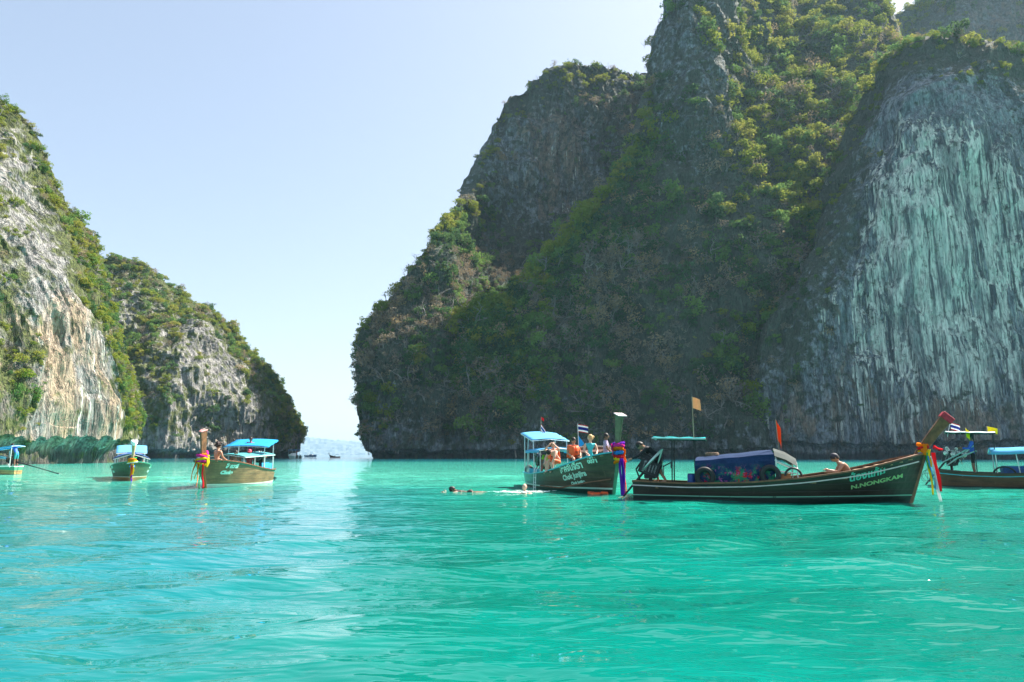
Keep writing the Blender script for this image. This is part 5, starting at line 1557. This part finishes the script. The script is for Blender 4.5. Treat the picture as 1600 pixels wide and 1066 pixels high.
person(wpt(R2, (7.85, .10, .50)), R2.rotation_euler.z + 1.0, 'person in striped purple shirt standing behind the scarf-wrapped prow',
       dict(elL=(.10, .28, 1.08), haL=(.22, .30, .84), elR=(.1, -.25, 1.1), haR=(.25, -.15, 1.0)), skin='brown', top=mt('striped_shirt', (.35, .28, .42), .7, .8, 30), sleeve=mt('striped_shirt', (.35, .28, .42), .7, .8, 30), bottom=NAVY, scale=.92)

# ---- boat C: right edge, stern with engine in view
R3, L3_ = boat_root('longtail_boat', 'brown longtail boat with cyan gunwale leaving the picture at the right edge', (1448, 34.2), (1790, 30.0))
H3 = Longtail(L=L3_, sheer=[(0, .80), (.15, .66), (.35, .62), (.6, .76), (.78, 1.02), (.92, 1.36), (1, 1.54)])
hm3 = hull_mat('hull_brown', (.12, .06, .028), (.03, .03, .02), band=(.08, .05, .03), zst=.06, zband=.55, rough=.35)
make_hull(R3, H3, hm3, mt('dark_gunwale', (.05, .03, .025), .5), INWOOD, CYANP, BROWNW, prow2[:], PROWW, thwarts=(.15, .5, .65))
S3 = L3_ / 342.0
X3 = lambda px: (px - 1448) * S3
canopy(R3, X3(1474), X3(1556), 2.58, 2.52, .80, mt('white_canopy', (.62, .72, .74), .6), DARKM, .06, .02, posts=((X3(1520), -.6, 0), (X3(1520), .6, 0), (X3(1552), -.6, 0)), foot=.5)
canopy(R3, X3(1545), X3(1700), 1.62, 1.72, .95, BLUET2, STEEL, .20, .02, name='long_blue_canopy', posts=((X3(1552), -.85, 0), (X3(1584), -.85, .1), (X3(1650), -.85, 0), (X3(1552), .85, 0)), foot=.5, drop=.10)
cabin(R3, X3(1562), X3(1690), .80, .45, .98, 1.02, mt('navy_tarp', (.02, .07, .22), .6, .3, 4))
o = MB().torus((0, 0, 0), .42, .045, 'y', 20, 7, .8, 0, math.pi).build('hoop_fender', DARKM, None, smooth=True)
o.location = wpt(R3, (X3(1563), -.9, .62)); o.rotation_euler = (0, 0, R3.rotation_euler.z); o.scale = (US,) * 3
tag(o, 'large black half hoop over the gunwale below the pale blue canopy at right', 'hoop')
engine(R3, .75, .95, (-.5, -.1, -.05), (1.75, -.1, 1.95), 1.25)
MB().tube([(.4, -.3, 1.15), (1.0, -.34, 1.50), (1.75, -.36, 1.95)], [.03, .035, .03], 8).tube([(.55, -.4, 1.0), (1.0, -.42, 1.35), (1.8, -.42, 1.7)], [.03, .035, .03], 8).build('steering_bars', mt('bar_green_steel', (.30, .45, .42), .35, .1, 8, .5), R3)
m = MB(); rr = random.Random(8)
for k in range(16): m.ball((.55 + rr.random() * .8, rr.uniform(-.3, .1), 1.42 + rr.random() * .42), rr.uniform(.06, .13), 7, 5)
for k in range(6): m.tube([(.6 + rr.random() * .6, rr.uniform(-.25, .1), 1.2), (.7 + rr.random() * .6, rr.uniform(-.3, .1), 1.5 + rr.random() * .3), (.8 + rr.random() * .5, -.1, 1.3)], .025, 5)
m.build('engine_top_parts', mt('bright_engine_metal', (.48, .48, .47), .4, .6, 14, .7), R3)
m = MB()
for k in range(6): m.torus((-.35 + k * .05, -.35, .40 + k * .05), .22 + .03 * (k % 3), .012, 'x' if k % 2 else 'y', 16, 4)
o = m.build('rope_tangle', mt('rope_dark', (.10, .14, .13), .9), None); o.location = wpt(R3, (0, 0, 0)); o.rotation_euler = (0, 0, R3.rotation_euler.z); o.scale = (US,) * 3
tag(o, 'dark coiled ropes hanging at the stern of the brown right-hand boat', 'rope')
BLUS = mt('royal_blue_shirt', (.03, .10, .48), .7, .15, 12)
z3 = R3.rotation_euler.z
person(wpt(R3, (X3(1517), -.15, .50)), z3 + math.pi, 'man in royal blue long-sleeved shirt standing and holding the tiller',
       dict(elR=(.12, -.27, 1.12), haR=(.36, -.16, 1.14), elL=(.10, .26, 1.10), haL=(.36, .14, 1.12)), skin='brown', top=BLUS, sleeve=BLUS, cuff=BLUS, bottom=BLK, cap=mt('black_cap', (.015, .015, .018), .7), scale=.98)
flag(wpt(R3, (X3(1481), .2, 2.58)), 0, 'striped national flag tilted behind the red prow tip', [(-.1, 0, -.2), (.12, 0, .55)], [('rect', .46, .34, (.12, 0, .50), THAI, .35, 0)], .012, STEEL)
flag(wpt(R3, (X3(1508), -.6, 2.52)), 0, 'narrow yellow pennant drooping in front of the man in blue', [(0, 0, -.3), (0, 0, .28)], [('rect', .26, .42, (.01, 0, .25), ((.85, .70, .03),), .95, 0)], .012)
flag(wpt(R3, (X3(1545), -.3, 2.54)), 0, 'yellow square flag flying at the bow end of the white canopy', [(0, 0, -.1), (0, 0, .32)], [('rect', .48, .26, (.01, 0, .30), ((.85, .70, .03),), .25, 0)], .012)

# ---- boat D: left, three-quarter bow view
R4, L4_ = boat_root('longtail_boat', 'green and brown wooden longtail boat with tall brown prow at left', (417, 39.2), (324, 31.6))
H4 = Longtail(L=L4_, hb=1.15, sheer=[(0, .70), (.2, .70), (.42, .82), (.6, .98), (.78, 1.14), (.92, 1.24), (1, 1.28)])
hm4 = hull_mat('hull_wood_green', (.20, .115, .05), (.62, .62, .55), stripe=(.62, .60, .52), band=(.03, .17, .10), zst=.06, wst=.05, zband=.52, rough=.4)
prow4 = [(-.10, -.30, .26, .14), (.0, .0, .32, .18), (.06, .4, .34, .24), (.16, .9, .38, .32), (.26, 1.30, .42, .40)]
make_hull(R4, H4, hm4, BROWNW, INWOOD, None, mt('orange_stem', (.42, .17, .05), .5, .2), prow4, PROWW, (mt('pink_wood', (.48, .17, .16), .6, .15), .04), thwarts=(.3, .45, .6))
MB().grid([[H4.side_at(x, z, -1) + Vector((.01, -.012, 0)) for z in np.linspace(.1, 1.15, 6)] for x in np.linspace(6.6, L4_ - .45, 10)]).build('green_bow_panel', mt('bright_green_paint', (.03, .36, .20), .5, .2, 5), R4)
hull_text(R4, H4, 'โชควารี', 6.3, .90, .22, 1, LET_M, .02, bold=.02, sx=1.2)
hull_text(R4, H4, 'Choke', 6.45, .62, .20, 1, LET_M, .02, bold=.02, sx=1.2)
hull_text(R4, H4, 'ภก 01', 7.7, 1.0, .14, 1, LET_M, .02, sx=1.2)
canopy(R4, 1.1, 2.7, 2.30, 1.92, 1.15, BLUET, STEEL, .06, .03, posts=((1.2, .95, 0), (1.2, -.95, 0), (2.5, .95, 0), (2.5, -.95, 0)), foot=.7, drop=.05)
canopy(R4, 1.0, 5.2, 1.52, 1.40, 1.0, mt('teal_awning', (.05, .30, .32), .6), mt('pale_rail', (.55, .68, .66), .5), .14, .02, name='low_awning', posts=((1.1, .95, 0), (2.4, .95, 0), (3.8, .95, 0), (5.1, .9, 0)), foot=.7)
engine(R4, .45, 1.05, (-1.3, .25, .15), (1.2, .3, 1.7))
MB().box((1.8, .78, .92), (1.1, .05, .34)).box((.9, .70, .90), (.5, .05, .30)).build('blue_side_cloth', mt('bright_blue', (.04, .35, .75), .5), R4)
scarves(R4, (L4_ + .03, 0, 1.30), 'pink yellow and orange ribbons wrapped round the tall brown prow at left',
        [(ORG, .24, -.06, -.2, 1.05, .12, (.05, 0, -1)), (YEL, .22, .02, -.1, .80, .12, (0, -.3, -1)), (GRN, .24, .06, -.2, 1.10, .08, (.05, 0, -1)), (RED, .22, .12, -.2, 1.10, .10, (.05, .1, -1)), (YEL, .05, .28, .2, .55, .14, (.05, 0, -1)), (PNK, -.02, .2, .4, .4, .12, (.1, 0, -1)), (ORG, .20, -.18, .0, 1.0, .10, (0, -.2, -1))],
        [(PNK, .27, .06, .12, 1.0), (YEL, .28, .055, .0, 1.05), (WHT, .22, .045, .06, 1.0), (PNK, .26, .055, -.10, 1.0), (ORG, .20, .055, .20, 1.0), (YEL, .24, .05, -.20, 1.0)])
person(wpt(R4, (6.7, .25, 1.02)), R4.rotation_euler.z + 2.6, 'bare-shouldered person with dark curly hair sitting near the bow at left', dict(), base=SITP, skin='tan', top=None, bottom=NAVY, style='curly', hair=(.03, .012, .01), female=True)
REDS = mt('red_white_shirt', (.55, .10, .12), .7, .5, 14)
person(wpt(R4, (3.0, .35, .72)), R4.rotation_euler.z + .4, 'person in red and white top sitting amidships below the low awning', dict(), base=SITP, skin='tan', top=REDS, sleeve=REDS, bottom=NAVY, cap=mt('red_cap', (.5, .05, .08), .6))
person(wpt(R4, (2.0, .0, .80)), R4.rotation_euler.z + .1, 'helmsman in crimson shirt standing under the bright blue canopy', dict(), skin='brown', top=mt('crimson_shirt', (.42, .03, .08), .7), sleeve=mt('crimson_shirt', (.42, .03, .08), .7), bottom=BLK, scale=.82)
person(wpt(R4, (4.6, .3, .78)), R4.rotation_euler.z + .2, 'dark-haired passenger ducking low behind the brown gunwale', dict(), base=SITP, skin='tan', top=mt('beige_shirt', (.5, .40, .33), .7), bottom=NAVY, scale=.9)
# anchor hanging off the stern
o = MB().tube([(0, 0, .35), (0, 0, 0), (.05, 0, -.2)], .02, 6).torus((.05, 0, -.06), .14, .02, 'y', 12, 5, 1, math.pi, 2 * math.pi).build('anchor', DARKM, None)
o.location = wpt(R4, (-.35, .2, .35)); o.rotation_euler = (.2, .9, R4.rotation_euler.z); o.scale = (US,) * 3; tag(o, 'small dark anchor hanging from the stern of the left green and brown boat', 'anchor')

# ---- boat E: bow-on
R5, L5_ = boat_root('longtail_boat', 'dark green longtail boat seen bow-on with a white-tipped prow', (213, 49.5), (216, 40.6))
H5 = Longtail(L=L5_, hb=1.12, sheer=[(0, .66), (.2, .62), (.42, .66), (.6, .74), (.78, .88), (.92, 1.02), (1, 1.10)])
hm5 = hull_mat('hull_green_orange', (.06, .085, .035), (.45, .20, .06), stripe=(.60, .60, .50), band=(.02, .12, .07), zst=.10, wst=.04, zband=.30, rough=.4)
prow5 = [(-.10, -.30, .24, .16), (.0, .0, .28, .18), (.10, .5, .30, .24), (.24, 1.0, .36, .40), (.30, 1.18, .38, .44)]
make_hull(R5, H5, hm5, mt('green_rail', (.04, .22, .14), .5), INWOOD, None, mt('orange_stem', (.42, .17, .05), .5, .2), prow5, mt('prow_pale_brown', (.38, .27, .15), .5, .3, 5), (WHITE, .20), thwarts=(.3, .5))
for sd in (-1, 1):
    hull_text(R5, H5, 'หาดทราย', 7.35, .70, .24, sd, LET_M, .05, bold=.02, sx=1.1)
    hull_text(R5, H5, 'Andaman', 7.30, .44, .20, sd, LET_M, .05, bold=.02, sx=1.1)
canopy(R5, 1.2, 3.0, 2.12, 1.62, .90, BLUET2, WHITE, .05, .02, posts=((1.3, .8, 0), (1.3, -.8, 0), (2.9, .8, 0), (2.9, -.8, 0)), foot=.6, drop=.04)
canopy(R5, 3.0, 6.6, 1.32, 1.25, 1.02, mt('navy_awning', (.02, .08, .26), .6), STEEL, .32, .02, name='navy_awning', posts=((3.2, -.95, 0), (3.2, .95, 0), (6.4, .9, 0), (6.4, -.9, 0)), foot=.6)
engine(R5, .45, .95, (-1.4, .2, -.1), (1.2, .1, 1.5))
scarves(R5, (L5_ + .05, 0, 1.10), 'orange and red ribbons hanging down the white-tipped prow of the bow-on boat',
        [(ORG, .22, -.05, -.1, .75, .14, (-.1, 0, -1)), (YEL, .22, .06, -.1, .85, .12, (-.1, 0, -1)), (RED, .23, .0, -.25, .75, .12, (-.1, 0, -1)), (PUR, .20, .02, -.75, .35, .12, (-.1, 0, -1))],
        [(ORG, .22, .07, .10, 1.0), (YEL, .24, .05, .0, 1.1), (WHT, .26, .035, -.04, 1.2), ((.1, .25, .7), .17, .05, -.25, .8), (GRN, .24, .035, .2, 1.0)])
person(wpt(R5, (2.3, .45, .66)), R5.rotation_euler.z, 'seated person in dark clothes under the canopy of the bow-on boat', dict(), base=SITP, skin='brown', top=NAVY, sleeve=NAVY, bottom=BLK)

# ---- boat F: cut by the left edge
R6, L6_ = boat_root('longtail_boat', 'tan longtail boat cut off by the left edge with bright blue canopies', (42, 55.0), (-160, 53.5))
H6 = Longtail(L=L6_)
hm6 = hull_mat('hull_tan', (.36, .22, .09), (.10, .08, .05), band=(.06, .26, .16), zst=.02, zband=.30, rough=.45)
make_hull(R6, H6, hm6, WHITE, INWOOD, None, BROWNW, prow5, PROWW, thwarts=(.2, .5))
k6 = L6_ / 202.0
canopy(R6, (42 - 38) * k6, (42 + 6) * k6, 2.20, 1.86, 1.0, BLUET, WHITE, .05, .02, posts=((26 * k6, .8, 0), (6 * k6, .8, 0), (26 * k6, -.8, 0)), foot=.55, drop=.04)
canopy(R6, 29 * k6, 90 * k6, 1.22, 1.25, .95, BLUET2, WHITE, .20, .02, name='low_canopy', posts=((30 * k6, .9, 0), (45 * k6, .9, 0)), foot=.5)
MB().box((36 * k6, .90, .66), (12 * k6, .05, .22)).build('blue_side_cloth', mt('bright_blue', (.04, .35, .75), .5), R6)
engine(R6, .55, .80, (-2.9, 0.0, .02), (1.6, -.1, 1.3))
MB().tube([(.3, 0, .95), (-1.2, 0, .55), (-2.9, 0, .05)], [.04, .035, .02], 7).build('long_shaft_housing', DARKM, R6)
person(wpt(R6, (.22, .05, .56)), R6.rotation_euler.z - .3, 'man in blue shirt and teal shorts bending at the stern of the left-edge boat',
       dict(belly=(.08, 0, 1.02), chest=(.20, 0, 1.20), neck=(.30, 0, 1.33), head=(.40, 0, 1.42), shL=(.22, .17, 1.28), shR=(.22, -.17, 1.28), elL=(.40, .2, 1.08), haL=(.55, .15, .90), elR=(.40, -.2, 1.08), haR=(.55, -.15, .90)),
       skin='brown', top=mt('blue_shirt', (.05, .14, .60), .7), sleeve=mt('blue_shirt', (.05, .14, .60), .7), bottom=mt('teal_shorts', (.02, .30, .32), .7))

# ---- far boats
def speedboat(px, D, rz, label, hullc, canopyc, L=8.0):
    p = Vector(((px - 800) / FPX * D * US, D * US, 0))
    r = empty('speedboat', p, rz, label, 'boat')
    P = []
    for i in range(15):
        t = i / 14; x = (t - .5) * L; b = 1.35 * (1 - max(0, (t - .5) / .5) ** 2.2); P.append([(x, 0, -.35 + .7 * max(0, t - .7)), (x, b * .75, -.1 + .5 * t * t), (x, b, 1.0 + .5 * t * t)])
    m = MB().grid(P).grid([[(a, -b, c) for a, b, c in row] for row in P]).grid([[(row[2][0], -row[2][1], row[2][2] - .15), (row[2][0], row[2][1], row[2][2] - .15)] for row in P])
    m.add([P[0][0], P[0][1], P[0][2], (P[0][2][0], -P[0][2][1], P[0][2][2]), (P[0][1][0], -P[0][1][1], P[0][1][2])], [(0, 1, 2, 3, 4)])
    m.build('hull', hullc, r)
    MB().box((.2, 0, 1.45), (2.2, 1.6, .8), (0, 0, 0), .8).build('console', WHITE, r)
    MB().box((0, 0, 2.75), (4.2, 2.5, .10)).build('canopy', canopyc, r)
    for x in (-1.9, 1.9):
        for y in (-1.1, 1.1): MB().tube([(x, y, .9), (x, y, 2.72)], .05, 5).build('canopy_post', STEEL, r)
    for y in (-.5, .5): MB().box((-L / 2 - .25, y, .7), (.45, .4, 1.0)).build('outboard_motor', DARKM, r)
    return r, p
sb, sp_ = speedboat(464, 255, 2.2, 'white and green speedboat with blue canopy near the tip of the second headland', mt('white_green_hull', (.45, .62, .56), .4), BLUET)
person(sp_ + Vector((1.0, -.4, .9)), -1.2, 'distant passenger in pink standing on the white and green speedboat', dict(), skin='tan', top=mt('pink_top', (.7, .2, .25), .7), bottom=NAVY, hands=False)
speedboat(490, 560, .05, 'small dark blue speedboat farther out between the headlands', mt('dark_blue_hull', (.02, .08, .22), .4), WHITE, 7.5)
R7, L7_ = boat_root('longtail_boat', 'tiny distant brown longtail boat out on the open sea', (535, 400), (522, 397))
H7 = Longtail(L=6.5)
make_hull(R7, H7, mt('far_brown_hull', (.20, .07, .04), .6), BROWNW, INWOOD, None, None, prow5, PROWW, thwarts=(.5,))
canopy(R7, .8, 2.4, 1.9, 1.8, .7, WHITE, DARKM, posts=((1, .6, 0), (2.2, .6, 0)))
person(wpt(R7, (3.2, 0, .3)), 0, 'tiny far figure in dark clothes in the distant brown boat', dict(), base=SITP, skin='brown', top=BLK, bottom=BLK, hands=False)

# ---- swimmers, floating vest and foam
def sea(px, D): return Vector(((px - 800) / FPX * D * US, D * US, 0))
sw = sea(819, 28.0)
person(sw + Vector((0, 0, -1.42)), 1.2, 'pale bald swimmer in the water with head and shoulders showing',
       dict(neck=(0, 0, 1.47), head=(.02, 0, 1.60), elL=(.15, .32, 1.32), haL=(.42, .42, 1.38), elR=(.15, -.32, 1.32), haR=(.42, -.42, 1.36), chest=(0, 0, 1.28), shL=(0, .2, 1.40), shR=(0, -.2, 1.40)), skin='light', bottom=NAVY, style='bald', hair=(.3, .2, .15))
sk2 = sea(713, 29.5)
person(sk2 + Vector((0, 0, .02)), math.pi, 'dark-haired snorkeller floating face down left of the bald swimmer',
       dict(pelvis=(-.55, 0, -.12), belly=(-.38, 0, -.09), chest=(-.18, 0, -.06), neck=(-.02, 0, -.02), head=(.10, 0, .03), shL=(-.08, .18, -.06), elL=(.12, .34, -.10), haL=(.35, .36, -.06), shR=(-.08, -.18, -.06), elR=(.12, -.34, -.10), haR=(.35, -.36, -.05),
            hiL=(-.58, .09, -.14), knL=(-.98, .12, -.16), anL=(-1.38, .12, -.10), toL=(-1.55, .12, -.06), hiR=(-.58, -.09, -.14), knR=(-.98, -.12, -.22), anR=(-1.38, -.12, -.2), toR=(-1.55, -.12, -.16)), skin='brown', top=BLK, bottom=BLK, look=(.6, 0, -.5))
person(sea(741, 29.0) + Vector((0, 0, -.02)), math.pi, 'swimmer stretched out flat between the snorkeller and the bald man',
       dict(pelvis=(-.55, 0, -.06), belly=(-.38, 0, -.05), chest=(-.18, 0, -.04), neck=(-.02, 0, -.02), head=(.10, 0, -.02), shL=(-.08, .18, -.06), elL=(.12, .34, -.10), haL=(.35, .36, -.04), shR=(-.08, -.18, -.04), elR=(.16, -.30, -.02), haR=(.42, -.26, -.0),
            hiL=(-.58, .09, -.10), knL=(-.98, .12, -.12), anL=(-1.38, .12, -.10), toL=(-1.55, .12, -.06), hiR=(-.58, -.09, -.10), knR=(-.98, -.12, -.12), anR=(-1.38, -.12, -.1), toR=(-1.55, -.12, -.06)), skin='brown', top=None, bottom=NAVY, look=(.6, 0, -.5), hair=(.05, .03, .02))
v = empty('life_vest', sea(932, 26.6) + Vector((0, 0, .02)), .3, 'orange life vest floating on the water below the tourist boat bow', 'life vest')
MB().box((-.16, .0, .02), (.26, .40, .09), (.1, .05, .1)).box((.17, .02, .02), (.24, .42, .09), (-.1, .08, -.15)).box((0, .24, .02), (.5, .12, .07)).build('foam_panel', mt('life_vest_orange', (.85, .13, .03), .65), v, bevel=.025)
MB().box((0, -.06, .075), (.62, .035, .012)).box((0, .08, .07), (.60, .035, .012)).build('strap', mt('strap_black', (.02, .02, .02), .6), v)

def foam():
    rng = np.random.RandomState(9); m = MB()
    for k in range(130):
        q = rng.rand(); px_ = 812 + rng.normal() * 22; D = 27.7 + rng.normal() * .38 + abs(px_ - 812) * .012
        p = sea(px_, D) + Vector((0, 0, .03 + .05 * rng.rand() * math.exp(-abs(px_ - 812) / 25)))
        r = rng.uniform(.008, .030)
        m.ball(p, (r * rng.uniform(1.5, 5), r * rng.uniform(.6, 1.6), r * .35), 6, 4)
    o = m.build('foam', mt('sea_foam', (.80, .86, .84), .6, .04), None, smooth=True)
    tag(o, 'white splash and foam churned up round the bald swimmer', 'foam', None, 'stuff')
foam()

bpy.data.scenes.remove(SCRATCH)
